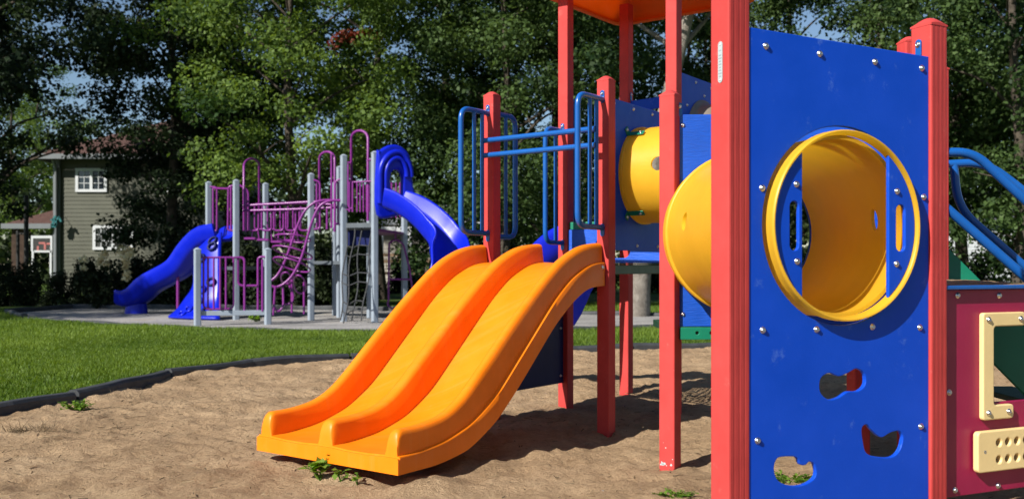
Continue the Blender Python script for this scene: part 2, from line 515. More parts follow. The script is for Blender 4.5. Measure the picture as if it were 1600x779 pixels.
m, nt, p, out = new_mat('grey_gravel')
pos = geo_pos(nt)
vo = N(nt, 'ShaderNodeTexVoronoi', Scale=38.0); nt.links.new(pos, vo.inputs['Vector'])
n1 = N(nt, 'ShaderNodeTexNoise', Scale=0.9, Detail=6.0); nt.links.new(pos, n1.inputs['Vector'])
c1 = ramp(nt, [(0.35, (0.22, 0.212, 0.205)), (0.6, (0.34, 0.325, 0.312)), (0.75, (0.30, 0.25, 0.19))], n1.outputs[0])
c2 = ramp(nt, [(0.0, (0.55, 0.55, 0.55)), (1.0, (1.25, 1.25, 1.25))], vo.outputs['Color'])
mx = N(nt, 'ShaderNodeMix', data_type='RGBA', blend_type='MULTIPLY'); mx.inputs[0].default_value = 0.8
nt.links.new(c1, mx.inputs[6]); nt.links.new(c2, mx.inputs[7]); nt.links.new(mx.outputs[2], p.inputs['Base Color'])
p.inputs['Roughness'].default_value = 0.95
bp = N(nt, 'ShaderNodeBump', Strength=0.7, Distance=0.02); nt.links.new(vo.outputs['Distance'], bp.inputs['Height'])
nt.links.new(bp.outputs[0], p.inputs['Normal'])
M['gravel'] = m
M['turf'] = rough_mat('lawn_turf', (0.035, 0.075, 0.010), (0.095, 0.150, 0.024), 2.2, 0.95, 0.8, 0.03, bscale=60)
M['earth'] = rough_mat('field_ground', (0.03, 0.05, 0.012), (0.06, 0.085, 0.02), 0.5, 0.95, 0.5, 0.05)

LAWN_Z = 0.035
g = MB(); g.add([(-2500, -2500, -0.30), (2500, -2500, -0.30), (2500, 2500, -0.30), (-2500, 2500, -0.30)], [(0, 1, 2, 3)])
tag(g.build('ground', M['earth']), kind='structure')
lawn = sheet('lawn', [(-90, -30), (90, -30), (90, 110), (-90, 110)], [sand_edge, pad_edge], LAWN_Z, M['turf'])
tag(lawn, kind='structure')
pad = sheet('gravel_pad', [(x, y) for x, y in pad_edge], [], LAWN_Z - 0.02, M['gravel'])
tag(pad, kind='structure')

# sand pit: a heaped and trodden height field, fine near the camera
def sand_pit():
    xs = np.arange(-5.4, 9.7, 0.03); ys = [1.2]
    while ys[-1] < 13.8: ys.append(ys[-1] + 0.012 + 0.0036 * ys[-1])
    ys = np.array(ys)
    X, Y = np.meshgrid(xs, ys)
    Z = sand_h(X, Y)
    d = edge_dist(sand_edge, X, Y)
    near = np.clip(1 - d / 0.5, 0, 1)
    Z = Z + near * (0.02 + 0.05 * vnoise(X * 4, Y * 4, 6))
    outside = ~pt_in(sand_edge, X, Y)
    Z[outside] = np.minimum(Z[outside], -0.02) - np.clip(d[outside], 0, 0.2) * 0.6
    # hollow trodden out at the slide's foot and round the posts
    for (cx, cy, r, h) in ((-1.05, 4.9, 0.55, -0.03), (-0.4, 4.75, 0.14, 0.055), (0.75, 6.2, 0.5, -0.03), (0.55, 7.75, 0.4, -0.045), (1.0, 8.5, 0.4, -0.02)):
        Z += h * np.exp(-((X - cx) ** 2 + (Y - cy) ** 2) / (r * r))
    keep = ~(outside & (d > 0.16))
    n_y, n_x = X.shape
    fidx = np.arange(n_y * n_x).reshape(n_y, n_x)
    q = np.stack([fidx[:-1, :-1], fidx[:-1, 1:], fidx[1:, 1:], fidx[1:, :-1]], -1)
    kq = keep[:-1, :-1] & keep[:-1, 1:] & keep[1:, 1:] & keep[1:, :-1]
    q = q[kq]
    used = np.unique(q); remap = np.full(n_y * n_x, -1); remap[used] = np.arange(len(used))
    q = remap[q]
    co = np.stack([X, Y, Z], -1).reshape(-1, 3)[used]
    me = bpy.data.meshes.new('sand')
    me.vertices.add(len(co)); me.loops.add(q.size); me.polygons.add(len(q))
    me.vertices.foreach_set('co', co.reshape(-1).astype(np.float32))
    me.loops.foreach_set('vertex_index', q.reshape(-1).astype(np.int32))
    me.polygons.foreach_set('loop_start', np.arange(0, q.size, 4, dtype=np.int32))
    me.polygons.foreach_set('use_smooth', np.ones(len(q), bool))
    me.update(); me.validate()
    me.materials.append(M['sand'])
    return mesh_obj('sand', me)
tag(sand_pit(), kind='structure')

# grass blades on the lawn between and round the two pits
def grass():
    R = np.random.RandomState(11)
    def zone(n, x0, x1, y0, y1):
        return np.stack([x0 + (x1 - x0) * R.rand(n), y0 + (y1 - y0) * R.rand(n)], 1)
    P = np.concatenate([zone(260000, -7.5, -1.2, 6.0, 14.0), zone(110000, -9.5, 5.2, 12.0, 20.0), zone(26000, -14, -7, 12, 23),
                        zone(36000, -3, 6.5, 17, 27)])
    x, y = P[:, 0], P[:, 1]
    ok = ~pt_in(sand_edge, x, y) & ~pt_in(pad_edge, x, y) & (np.abs(x) < y * 0.56 + 0.6)
    ok &= edge_dist(sand_edge, x, y) > 0.09
    ok &= (vnoise(x * 2.1, y * 2.1, 12) + 0.42 * R.rand(len(x)) > -0.22)
    P = P[ok]; n = len(P); x, y = P[:, 0], P[:, 1]
    patch = vnoise(x * 0.8, y * 0.8, 13) + 0.6 * vnoise(x * 3, y * 3, 14)
    h = (0.030 + 0.035 * R.rand(n)) * (1 + 0.8 * patch)
    a = R.rand(n) * 2 * PI; lean = 0.25 + 0.6 * R.rand(n); ld = R.rand(n) * 2 * PI
    w = 0.0020 + 0.0022 * R.rand(n) + 0.00018 * y
    t = np.stack([np.cos(a), np.sin(a), 0 * a], 1) * w[:, None]
    base = np.stack([x, y, np.full(n, LAWN_Z)], 1)
    tip = base + np.stack([np.cos(ld) * lean * h, np.sin(ld) * lean * h, h], 1)
    v = np.empty((n, 4, 3)); v[:, 0] = base - t; v[:, 1] = base + t; v[:, 2] = tip + t * 0.25; v[:, 3] = tip - t * 0.25
    tint = np.clip(0.45 + 0.5 * patch + 0.2 * R.normal(size=n), 0, 1)
    return mesh_obj('lawn_grass', quads_mesh('lawn_grass', v, tint, M['grass']))
tag(grass(), 'short sunlit green grass blades covering the lawn between the two play areas', 'grass', kind='stuff')

# dry straw and rootlets lying on the sand, thickest along the border
def straw():
    R = np.random.RandomState(5)
    n = 42000
    x = -4.6 + 8.2 * R.rand(n); y = 3.0 + 9.6 * R.rand(n)
    d = edge_dist(sand_edge, x, y)
    keep = pt_in(sand_edge, x, y) & (R.rand(n) < np.clip(0.16 + 1.1 * np.exp(-d / 0.45) + 0.35 * np.exp(-((x + 3.0) ** 2 + (y - 6.5) ** 2) / 1.2), 0, 1))
    keep &= vnoise(x * 2.3, y * 2.3, 21) + 0.35 * R.rand(n) > 0.02
    x, y = x[keep], y[keep]; n = len(x)
    a = R.rand(n) * 2 * PI; L = 0.006 + 0.03 * R.rand(n) ** 2.2; w = 0.0012 + 0.0022 * R.rand(n)
    z = sand_h(x, y) + 0.004
    dv = np.stack([np.cos(a) * L, np.sin(a) * L, (R.rand(n) - 0.35) * 0.007], 1)
    t = np.stack([-np.sin(a) * w, np.cos(a) * w, 0.5 * w], 1)
    b = np.stack([x, y, z], 1)
    v = np.empty((n, 4, 3)); v[:, 0] = b - dv - t; v[:, 1] = b - dv + t; v[:, 2] = b + dv + t; v[:, 3] = b + dv - t
    return mesh_obj('dry_straw', quads_mesh('dry_straw', v, np.clip(R.rand(n), 0, 1), M['straw']))
tag(straw(), 'dry straw and rootlets scattered over the sand', 'straw', kind='stuff')

# ------------------------------------------------------------------ border timbers
def border(pts, w, h, z0, label, group, seed):
    R = random.Random(seed)
    pts = [Vector((a, b, 0)) for a, b in pts]
    prof = [(-w / 2, 0), (-w / 2, h * 0.75), (-w * 0.3, h), (w * 0.3, h), (w / 2, h * 0.75), (w / 2, 0)]
    L = sum((pts[i + 1] - pts[i]).length for i in range(len(pts) - 1)); nst = max(2, int(L / 0.12))
    rows = []
    for k in range(nst + 1):
        s = L * k / nst; i = 0
        while i < len(pts) - 2 and s > (pts[i + 1] - pts[i]).length: s -= (pts[i + 1] - pts[i]).length; i += 1
        d = (pts[i + 1] - pts[i]).normalized(); q = pts[i] + d * s; nrm = Vector((-d.y, d.x, 0))
        wob = 0.012 * math.sin(k * 0.7 + seed); dz = 0.010 * math.sin(k * 0.45 + seed * 2)
        rows.append([(q.x + nrm.x * (a + wob), q.y + nrm.y * (a + wob), z0 + b + (dz if b > 0 else 0)) for a, b in prof])
    mb = MB(); mb.grid(rows, False)
    mb.add(rows[0], [tuple(range(len(prof)))]); mb.add(rows[-1], [tuple(range(len(prof) - 1, -1, -1))])
    o = mb.build('border_timber', M['border'], bevel=0.008)
    tag(o, label, 'border', group)
    return o
G1 = 'black border timbers round the sand'
border([(-4.95, 5.3), (-4.3, 6.3)], 0.12, 0.118, -0.03, 'black plastic border timber by the sand, cut off by the left edge of the photo', G1, 1)
border([(-4.28, 6.33), (-3.79, 7.2), (-3.62, 7.85)], 0.11, 0.105, -0.03, 'weathered black border timber behind the green weed tuft at the left', G1, 2)
border([(-3.61, 7.9), (-3.50, 8.3), (-3.42, 9.45)], 0.12, 0.112, -0.03, 'black border timber with dry grass at its far end, left of the orange slide', G1, 3)
border([(-3.41, 9.5), (-2.9, 10.6), (-1.95, 11.33)], 0.11, 0.105, -0.03, 'far black border timber between lawn and sand ending near the slide chute', G1, 4)
border([(-1.9, 11.35), (-0.6, 11.9)], 0.11, 0.105, -0.03, 'black border timber at the lawn edge hidden behind the orange slide', G1, 5)
border([(-0.56, 11.92), (0.8, 12.4), (1.55, 12.62)], 0.11, 0.105, -0.03, 'black border timber at the lawn seen between the red legs under the slide', G1, 6)
border([(1.6, 12.63), (2.6, 12.9), (5.5, 13.4)], 0.11, 0.105, -0.03, 'black border timber at the lawn seen under the yellow tube, right of the middle', G1, 7)
G2 = 'black border timbers round the gravel'
border(pad_edge[0:3] , 0.11, 0.075, 0.0, 'low black border timber along the left front of the gravel pad', G2, 8)
border(pad_edge[2:6], 0.11, 0.06, 0.0, 'low black border timber in the grass along the front of the gravel pad', G2, 9)
border(pad_edge[5:9], 0.11, 0.10, 0.0, 'black border timber before the gravel seen between red posts under the deck', G2, 10)
border(pad_edge[9:12], 0.11, 0.10, 0.0, 'black border timber behind the gravel near the grey tree trunk', G2, 11)
border(pad_edge[11:14], 0.11, 0.12, 0.0, 'long black border timber at the back of the gravel pad below the hedge', G2, 12)
border(pad_edge[13:] + pad_edge[:1], 0.12, 0.12, 0.0, 'short black border timber closing the left end of the gravel pad', G2, 13)

# ------------------------------------------------------------------ the near play structure
e1, e2 = Vector((-0.8, 0.6, 0)), Vector((0.6, 0.8, 0))
BAY = 0.97
pB = V2(0.63, 6.42); pA = pB + e1 * BAY; pE = pB + e2 * BAY; pC = pA + e2 * BAY
pD = pC + e2 * BAY; pX = pE + e2 * BAY
pF, pG, pJ, pK = V2(0.868, 5.27), V2(0.768, 3.38), V2(2.19, 5.30), V2(2.052, 4.66)
A24 = math.radians(24)
d24, n24 = Vector((math.cos(A24), math.sin(A24), 0)), Vector((math.sin(A24), -math.cos(A24), 0))
pI = pG + d24 * 0.95
UP = Vector((0, 0, 1))

play = thing('play_structure', (0.9, 5.5, 0), 'large red, blue and yellow play structure on sand with orange double slide', 'play structure')

def post(p, ang, z1, mat, parent, size=0.092, z0=-0.25, cap=True, grooves=True, capmat=None, label=None, round_=0.007):
    ax, ay = Vector((math.cos(ang), math.sin(ang), 0)), Vector((-math.sin(ang), math.cos(ang), 0))
    h = size / 2; r = round_
    sec = []
    def side(sx, sy, fx, fy, gr):
        # along one face from -h to h in direction (fx, fy), outward (sx, sy)
        pts = [(-h + r, 0), ]
        if gr:
            for c in (-0.5, 0.0, 0.5):
                q = c * h
                pts += [(q - 0.005, 0), (q - 0.0015, -0.0006), (q + 0.0015, -0.0006), (q + 0.005, 0)]
        pts += [(h - r, 0)]
        for a, dep in pts: sec.append((sx * (h + dep) + fx * a, sy * (h + dep) + fy * a))
        ca, sa = math.cos(PI / 4), math.sin(PI / 4)
        cx, cy = sx * (h - r) + fx * (h - r), sy * (h - r) + fy * (h - r)
        sec.append((cx + (sx * ca + fx * sa) * r, cy + (sy * ca + fy * sa) * r))
    side(1, 0, 0, 1, grooves); side(0, 1, -1, 0, False); side(-1, 0, 0, -1, grooves); side(0, -1, 1, 0, False)
    mb = MB(); zs = [z0, z1]
    rows = [[p + ax * a + ay * b + UP * z for a, b in sec] for z in zs]
    mb.grid(rows, False, True)
    mb.add(rows[-1], [tuple(range(len(sec)))])
    o = mb.build('post', mat, parent)
    if label: o['label'] = label
    if cap:
        mb = MB(); hc = h + 0.0012; n = 10; ch = 0.34 * size
        def cz(a, b): return ch * (1 - 0.80 * a * a) * (1 - 0.80 * b * b)
        def cp(a, b, z):
            k = 1.0 if max(abs(a), abs(b)) < 0.999 else 0.985
            return p + ax * a * hc * k + ay * b * hc * k + UP * z
        rows = [[cp(-1 + 2 * i / n, -1 + 2 * j / n, z1 + 0.002 + cz(-1 + 2 * i / n, -1 + 2 * j / n)) for j in range(n + 1)] for i in range(n + 1)]
        mb.grid(rows, True)
        per = [(-1 + 2 * k / n, -1) for k in range(n)] + [(1, -1 + 2 * k / n) for k in range(n)] + [(1 - 2 * k / n, 1) for k in range(n)] + [(-1, 1 - 2 * k / n) for k in range(n)]
        mb.grid([[p + ax * a * hc + ay * b * hc + UP * (z1 - 0.004) for a, b in per], [cp(a, b, z1 + 0.002 + cz(a, b)) for a, b in per]], True, True)
        c_label = None
        c = mb.build('cap', capmat or mat, o)
        c.data.set_sharp_from_angle(angle=math.radians(50))
    return o

A_B = math.atan2(-e1.y, -e1.x)      # ribbed faces look along -e1
A_G = A24 - PI / 2 + 0.09
postA = post(pA, A_B, 2.335, M['red'], play)
postB = post(pB, A_B, 2.335, M['red'], play)
for q in (pC, pD, pE, pX): post(q, A_B, 3.42, M['red'], play, cap=False)
postF = post(pF, A_B + 0.06, 2.03, M['red'], play, label='red post with chipped white paint at its foot')
postG = post(pG, A_G, 2.12, M['red'], play, size=0.097)
postI = post(pI, A_G, 2.035, M['red'], play, size=0.095)
postJ = post(pJ, math.radians(-80), 2.33, M['red'], play)
post(V2(1.89, 5.24), math.radians(-80), 0.70, M['red'], play, cap=False)
postK = post(pK, math.radians(-70), 2.05, M['red'], play)
postN = post(pI + d24 * 1.0, A_G, 2.035, M['red'], play)

# chipped paint at the foot of post F
# (part of the post's surface: thin flakes of pale primer)
def chips():
    R = random.Random(4)
    ax = Vector((math.cos(A_B + 0.06 - PI / 2), math.sin(A_B + 0.06 - PI / 2), 0)); fx = Vector((-ax.y, ax.x, 0))
    for _ in range(12):
        a = R.uniform(-0.038, 0.038); z = abs(R.gauss(0, 0.028)) + 0.012; r = R.uniform(0.003, 0.011)
        if R.random() < 0.2: z = R.uniform(0.08, 0.22); r *= 0.5
        n = 7; c = pF + ax * 0.0468 + fx * a + UP * z
        ring = [c + (fx * math.cos(2 * PI * k / n) + UP * math.sin(2 * PI * k / n)) * r * R.uniform(0.5, 1.2) for k in range(n)]
        mb = MB(); mb.add(ring, [tuple(range(n))])
        mb.build('paint_chip', M['plate'], postF)
chips()

# name plate on post G's lit side
nG = -d24; fG = n24
def name_plate():
    c = pG + nG * 0.0487 + fG * 0.009
    u0 = -0.0165
    pl = panel('name_plate', rrect(-0.0125, -0.072, 0.0125, 0.072, 0.0122), [], 0.002, 0.0005, c + UP * 1.81, -fG * -1, M['plate'], postG)
    mb = MB()
    for k in range(9):
        z = 1.81 + 0.034 - k * 0.0105
        w = 0.009 if k else 0.011
        mb.box(c + nG * 0.0014 + UP * (z + (0.006 if k == 0 else 0)), fG * w * (0.6 + 0.4 * ((k * 37) % 5) / 4), UP * (0.0009 if k == 0 else 0.0014), nG * 0.0002)
    mb.build('lettering', M['ink'], postG)
    for z in (1.81 + 0.061, 1.81 - 0.062): bolt(c + nG * 0.001 + UP * z, nG, postG, 0.3)
name_plate()

# ---- front climbing panel G-I with the round window
def loop_px(pts, O, d, n=4):
    return smooth_loop([on_plane(u, v, O, d) for u, v in pts], n)
ringS, ringZ = 0.475, 1.247
def arc(r, a0, a1, n): return [(ringS + r * math.cos(math.radians(a0 + (a1 - a0) * k / n)), ringZ + r * math.sin(math.radians(a0 + (a1 - a0) * k / n))) for k in range(n + 1)]
hole_win = ngon((ringS, ringZ), 0.366, 72)
grip1 = loop_px([(1280, 590), (1294, 582), (1308, 587), (1322, 582), (1336, 575), (1348, 583), (1349, 600), (1338, 610), (1322, 611), (1308, 620), (1292, 623), (1279, 611)], pG + n24 * 0.030, d24)
grip2 = loop_px([(1344, 668), (1352, 662), (1360, 671), (1374, 682), (1388, 675), (1402, 672), (1408, 682), (1403, 702), (1390, 713), (1366, 712), (1351, 706), (1346, 690)], pG + n24 * 0.030, d24)
grip3 = loop_px([(1211, 716), (1222, 712), (1242, 713), (1248, 724), (1256, 725), (1262, 720), (1270, 724), (1272, 742), (1258, 754), (1236, 758), (1214, 750), (1207, 732)], pG + n24 * 0.030, d24)
outer = [(0.044, 0.09), (0.906, 0.09), (0.906, 1.908), (0.044, 1.936)]
pG_f = pG + n24 * 0.030
pan_gi = panel('climbing_panel', outer, [hole_win, grip1, grip2, grip3], 0.019, 0.003, pG_f, d24, M['blue_panel'], play)
pan_gi['label'] = 'tall bright blue panel with round window and cut out grips'
for u, v in ((1194, 73), (1278, 85), (1364, 97.5), (1437, 107.5), (1188, 294), (1440, 308), (1189, 515), (1273, 514), (1360, 510), (1434, 511), (1181, 687), (1435.6, 665)):
    s, z = on_plane(u, v, pG_f, d24)
    s = min(max(s, 0.062), 0.888)
    bolt(pG_f + d24 * s + UP * z + n24 * 0.0095, n24, pan_gi)
# two grip plates set inside the rim
O_pl = pG_f + n24 * 0.026
for chord_u, slot_us, bolts_px in ((1253, (1232, 1246), ((1242, 288), (1243, 408))), (1385, (1398, 1412), ((1399, 299), (1398, 412)))):
    sc_ = on_plane(chord_u, 350, O_pl, d24)[0]
    dxx = sc_ - ringS; rr_ = 0.3335
    a0 = math.degrees(math.acos(max(-1, min(1, dxx / rr_))))
    if dxx < 0: lo_, hi_ = a0, 360 - a0
    else: lo_, hi_ = -a0, a0
    out_ = arc(rr_, lo_ + 1.0, hi_ - 1.0, 24)
    sa, sb_ = [on_plane(q, 350, O_pl, d24)[0] for q in slot_us]
    gp_ = panel('grip_plate', out_, [rrect(sa, ringZ - 0.093, sb_, ringZ + 0.083, (sb_ - sa) * 0.49)], 0.016, 0.003, O_pl, d24, M['blue_panel'], play)
    for bu, bv_ in bolts_px:
        q = on_plane(bu, bv_, O_pl, d24); bolt(O_pl + d24 * q[0] + UP * q[1] + n24 * 0.008, n24, gp_, 0.95)
# blue tab and bolt on post I over the panel corner
def tab(c, nrm, mat, parent, w=0.028, h=0.075):
    f = Vector(nrm).cross(UP).normalized()
    o = panel('bracket', rrect(-w / 2, -h / 2, w / 2, h / 2, w * 0.48), [], 0.006, 0.0012, Vector(c), -f, mat, parent)
    bolt(Vector(c) + Vector(nrm) * 0.003 + UP * h * 0.22, nrm, o, 0.95)
    return o
tab(pI - d24 * 0.051 + n24 * -0.004 + UP * 1.945, -d24, M['rail'], play)

# ---- round window rim and the crawl tube behind it
cT = pG + d24 * ringS + UP * ringZ
def circ(c, ux, r, n=72): return [c + (ux * math.cos(2 * PI * k / n) + UP * math.sin(2 * PI * k / n)) * r for k in range(n)]
def lathe_rows(c, ux, ax, prof): return [circ(c + ax * d, ux, r) for d, r in prof]
mb = MB()
prof = [(0.0095, 0.350), (0.031, 0.347), (0.038, 0.350), (0.044, 0.349), (0.048, 0.345), (0.047, 0.340), (0.041, 0.336), (0.0095, 0.333)]
cT = cT + n24 * 0.030
rows = lathe_rows(cT, d24, n24, prof); mb.grid(rows + [rows[0]], True, True)
rim = mb.build('window_rim', M['yellow'], play)
rim.data.set_sharp_from_angle(angle=math.radians(50))

def boolean_cut(o, cutters):
    mb = MB()
    for p, q, r in cutters: mb.tube([p, q], r, 28)
    c = mb.build('cutter', None)
    md = o.modifiers.new('cut', 'BOOLEAN'); md.object = c; md.operation = 'DIFFERENCE'; md.solver = 'EXACT'
    dg = bpy.context.evaluated_depsgraph_get()
    me = bpy.data.meshes.new_from_object(o.evaluated_get(dg), depsgraph=dg)
    me.materials.clear(); me.materials.append(o.data.materials[0])
    o.modifiers.clear(); o.data = me
    bpy.data.objects.remove(c)
    me.set_sharp_from_angle(angle=math.radians(35))

mb = MB()
c0, c1 = cT - n24 * 0.0105, Vector((1.252, 5.23, 1.275))
outr, inr = [], []
for k in range(17):
    t = k / 16
    c = c0.lerp(c1, t)
    a = A24 * (1 - t); ux = Vector((math.cos(a), math.sin(a), 0))
    ro = 0.338 + 0.074 * t
    if k >= 14: ro = (0.408, 0.426, 0.430)[k - 14]
    if k == 13: ro = 0.403
    outr.append(circ(c, ux, ro)); inr.append(circ(c, ux, (0.322 + 0.072 * t) if k < 15 else 0.392 - 0.006 * (k - 14)))
mb.grid(outr + inr[::-1] + [outr[0]], True, True)
tube_a = mb.build('crawl_tube', M['yellow'], play)
tube_a['label'] = 'flared yellow crawl tube behind the round window'
boolean_cut(tube_a, [((0.5, 4.72, 1.32), (1.05, 4.78, 1.32), 0.045), ((1.40, 4.06, 1.295), (2.0, 4.16, 1.295), 0.047)])
for p_ in tube_a.data.polygons: p_.use_smooth = True

mb = MB()
ce = c0.lerp(c1, 0.93)
mb.tube([ce + (Vector((1, 0.03, 0)).normalized() * math.cos(2 * PI * k / 72) + UP * math.sin(2 * PI * k / 72)) * 0.424 for k in range(72)], 0.0135, 10, closed=True)
mb.build('tube_flange', M['yellow'], tube_a)
# ---- panel F-J, beam and low deck behind it
hole_fj = ngon((1.252 - pF.x, 1.275), 0.392, 48)
dFJ = (pJ - pF).normalized(); nFJ = Vector((dFJ.y, -dFJ.x, 0))
pan_fj = panel('tube_panel', [(0.05, 0.768), (1.27, 0.768), (1.27, 1.94), (0.05, 1.928)], [hole_fj], 0.019, 0.003, pF, dFJ, M['blue_grain'], play)
for s, z in ((0.068, 1.87), (0.068, 0.835), (1.2, 1.87), (1.2, 0.835)): bolt(pF + dFJ * s + UP * z + nFJ * 0.0095, nFJ, pan_fj)
dJK = (pK - pJ).normalized()
panel('tube_side_panel', [(0.05, 0.768), (0.60, 0.768), (0.60, 1.93), (0.05, 1.93)], [], 0.019, 0.003, pJ, dJK, M['blue_panel'], play)
tab(pF + dFJ * 0.05 + UP * 1.955 + nFJ * 0.012, nFJ, M['rail'], play)
beam = panel('deck_beam', [(0.05, 0.697), (1.27, 0.697), (1.27, 0.764), (0.05, 0.764)], [ngon((s, 0.733), 0.0095, 16) for s in (0.145, 0.222, 0.9, 0.98)], 0.035, 0.003, pF + nFJ * 0.006, dFJ, M['green'], play)
mb = MB(); mb.box((1.55, 5.85, 0.725), (0.62, 0, 0), (0, 0.48, 0), (0, 0, 0.022))
mb.build('deck', M['deck'], play, bevel=0.004)

# ---- first deck A-B-E-C, perforated
holes = []
nh = 19
for i in range(nh):
    for j in range(nh):
        if i % 10 == 9: continue
        x = 0.075 + i * (BAY - 0.15) / (nh - 1); y = 0.075 + j * (BAY - 0.15) / (nh - 1)
        holes.append([(x - 0.014, y - 0.014), (x + 0.014, y - 0.014), (x + 0.014, y + 0.014), (x - 0.014, y + 0.014)])
dk = panel('deck', [(0.05, -0.046), (BAY - 0.05, -0.046), (BAY - 0.05, BAY + 0.046), (0.05, BAY + 0.046)], holes, 0.006, 0.001, pB + UP * 1.115, e2, M['deck'], play, uy=e1, res=0)
mb = MB()
for P, d in ((pB, e2), (pA, e2)):
    mb.bar(P + d * 0.05 + UP * 1.075, P + d * (BAY - 0.05) + UP * 1.075, 0.04, 0.065)
mb.bar(pB + e1 * 0.05 + UP * 1.075, pA - e1 * 0.05 + UP * 1.075, 0.04, 0.065)
mb.bar(pE + e1 * 0.05 + UP * 1.075, pC - e1 * 0.05 + UP * 1.075, 0.04, 0.065)
mb.build('deck_frame', M['green_dark'], play, bevel=0.004)
nBE = -e1
riser = panel('step_riser', [(0.05, 1.122), (BAY - 0.05, 1.122), (BAY - 0.05, 1.388), (0.05, 1.388)], [rrect(0.30, 1.16, 0.62, 1.31, 0.06)], 0.019, 0.003, pC - e2 * 0.03, -e1, M['blue_grain'], play)
# ---- tube panel B-E and the short tube on it
hole_be = ngon((BAY / 2, 1.735), 0.315, 44)
pan_be = panel('tube_panel', [(0.048, 1.205), (BAY - 0.048, 1.205), (BAY - 0.048, 2.215), (0.048, 2.23)], [hole_be], 0.019, 0.003, pB, e2, M['blue_panel'], play)
for s, z in ((0.085, 2.195), (0.35, 2.19), (0.62, 2.187), (0.87, 2.18), (0.085, 1.245), (0.4, 1.24), (0.7, 1.24), (0.87, 1.245), (0.085, 1.72), (0.88, 1.72)):
    bolt(pB + e2 * s + UP * z + nBE * 0.0095, nBE, pan_be)
tab(pB + e2 * 0.05 + UP * 2.25 + nBE * 0.01, nBE, M['rail'], play)
tab(pE - e2 * 0.05 + UP * 2.25 + nBE * 0.01, nBE, M['rail'], play)
cB = pB + e2 * BAY / 2 + UP * 1.735
mb = MB()
po = [(0.010, 0.343), (0.028, 0.343), (0.034, 0.336), (0.06, 0.334), (0.40, 0.336), (0.80, 0.334), (0.95, 0.334)]
pi_ = [(0.95, 0.318), (0.010, 0.318)]
rows = lathe_rows(cB, e2, nBE, po + pi_); mb.grid(rows + [rows[0]], True, True)
tube_b = mb.build('crawl_tube', M['yellow'], play)
tube_b['label'] = 'short yellow crawl tube with dark round hole on the shaded blue panel'
boolean_cut(tube_b, [(cB + nBE * 0.30 - e2 * 0.55 + UP * 0.03, cB + nBE * 0.30 - e2 * 0.2 + UP * 0.05, 0.047)])
for p_ in tube_b.data.polygons: p_.use_smooth = True
for ang in (128, 232, 52, -52):
    a = math.radians(ang); rd = (e2 * math.cos(a) + UP * math.sin(a))
    c = cB + rd * 0.352
    mb = MB()
    tg = (e2 * -math.sin(a) + UP * math.cos(a))
    mb.box(c + nBE * 0.014 + rd * 0.012, rd * 0.034, tg * 0.022, nBE * 0.004)
    mb.box(c + nBE * 0.075 - rd * 0.004, rd * 0.004, tg * 0.022, nBE * 0.062)
    br = mb.build('clamp', M['green'], play, bevel=0.006)
    bolt(c + nBE * 0.018 + rd * 0.028, nBE, br, 0.9); bolt(c + nBE * 0.11 + rd * 0.001, rd, br, 0.9)

# ---- second, roofed deck C-E-X-D
mb = MB(); c = (pC + pX) / 2
mb.box(c + UP * 1.425, e2 * (BAY / 2 - 0.002), e1 * (BAY / 2 - 0.002), UP * 0.022)
mb.build('deck', M['deck'], play, bevel=0.003)
mb = MB(); mb.bar(pC - e1 * 0.05 - e2 * 0.01 + UP * 1.42, pE + e1 * 0.05 - e2 * 0.01 + UP * 1.42, 0.03, 0.06)
mb.build('deck_beam', M['green'], play, bevel=0.004)
pan_ex = panel('side_panel', [(0.048, 1.45), (BAY - 0.048, 1.45), (BAY - 0.048, 2.555), (0.048, 2.565)], [ngon((BAY / 2, 2.12), 0.24, 36)], 0.019, 0.003, pE, e2, M['blue_panel'], play)
for s, z in ((0.08, 2.53), (0.35, 2.525), (0.62, 2.52), (0.89, 2.515), (0.07, 2.2), (0.5, 2.44), (0.2, 2.33)): bolt(pE + e2 * s + UP * z + nBE * 0.0095, nBE, pan_ex)
mb = MB()
cD = pE + e2 * BAY / 2 + UP * 2.12
rows = lathe_rows(cD, e2, nBE, [(0.010, 0.285), (0.02, 0.283), (0.022, 0.255), (0.07, 0.248), (0.13, 0.222), (0.18, 0.175), (0.215, 0.11), (0.228, 0.04), (0.229, 0.003)])
mb.grid(rows, True, True)
dome = mb.build('bubble_window', M['dome'], pan_ex)
pan_dx = panel('back_panel', [(0.048, 1.45), (BAY - 0.048, 1.45), (BAY - 0.048, 2.56), (0.048, 2.58)], [rrect(0.2, 1.75, 0.78, 2.47, 0.1)], 0.019, 0.003, pX, e1, M['blue_panel'], play)
tab(pD - e1 * 0.05 + UP * 2.6, nBE, M['rail'], play)
mb = MB()
for s in (0.075, 0.13): mb.tube([pC + e2 * s + UP * 1.45, pC + e2 * s + UP * 2.45], 0.017, 10)
mb.tube([pC + e2 * 0.04 + UP * 2.45, pC + e2 * 0.13 + UP * 2.45], 0.017, 10)
mb.build('back_rail', M['rail'], play)

# roof
rc = (pC + pX) / 2
def sq(rad, z, rr):
    out = []
    for sx, sy in ((1, 1), (-1, 1), (-1, -1), (1, -1)):
        c = rc + e2 * sx * (rad - rr) + e1 * sy * (rad - rr)
        a0 = math.atan2(sy, sx) - PI / 4
        for k in range(6):
            a = a0 + k * PI / 10
            out.append(c + e2 * rr * math.cos(a) + e1 * rr * math.sin(a) + UP * z)
    return out
mb = MB()
prof = [(0.625, 3.30, .1), (0.66, 3.285, .12), (0.685, 3.31, .12), (0.675, 3.36, .12), (0.63, 3.42, .11), (0.48, 3.62, .08), (0.30, 3.83, .06), (0.12, 4.0, .05), (0.03, 4.03, .015)]
mb.grid([sq(*q) for q in prof], True, True)
rf = mb.build('roof', M['roof'], play)
sd = rf.modifiers.new('thickness', 'SOLIDIFY'); sd.thickness = 0.012; sd.offset = -1

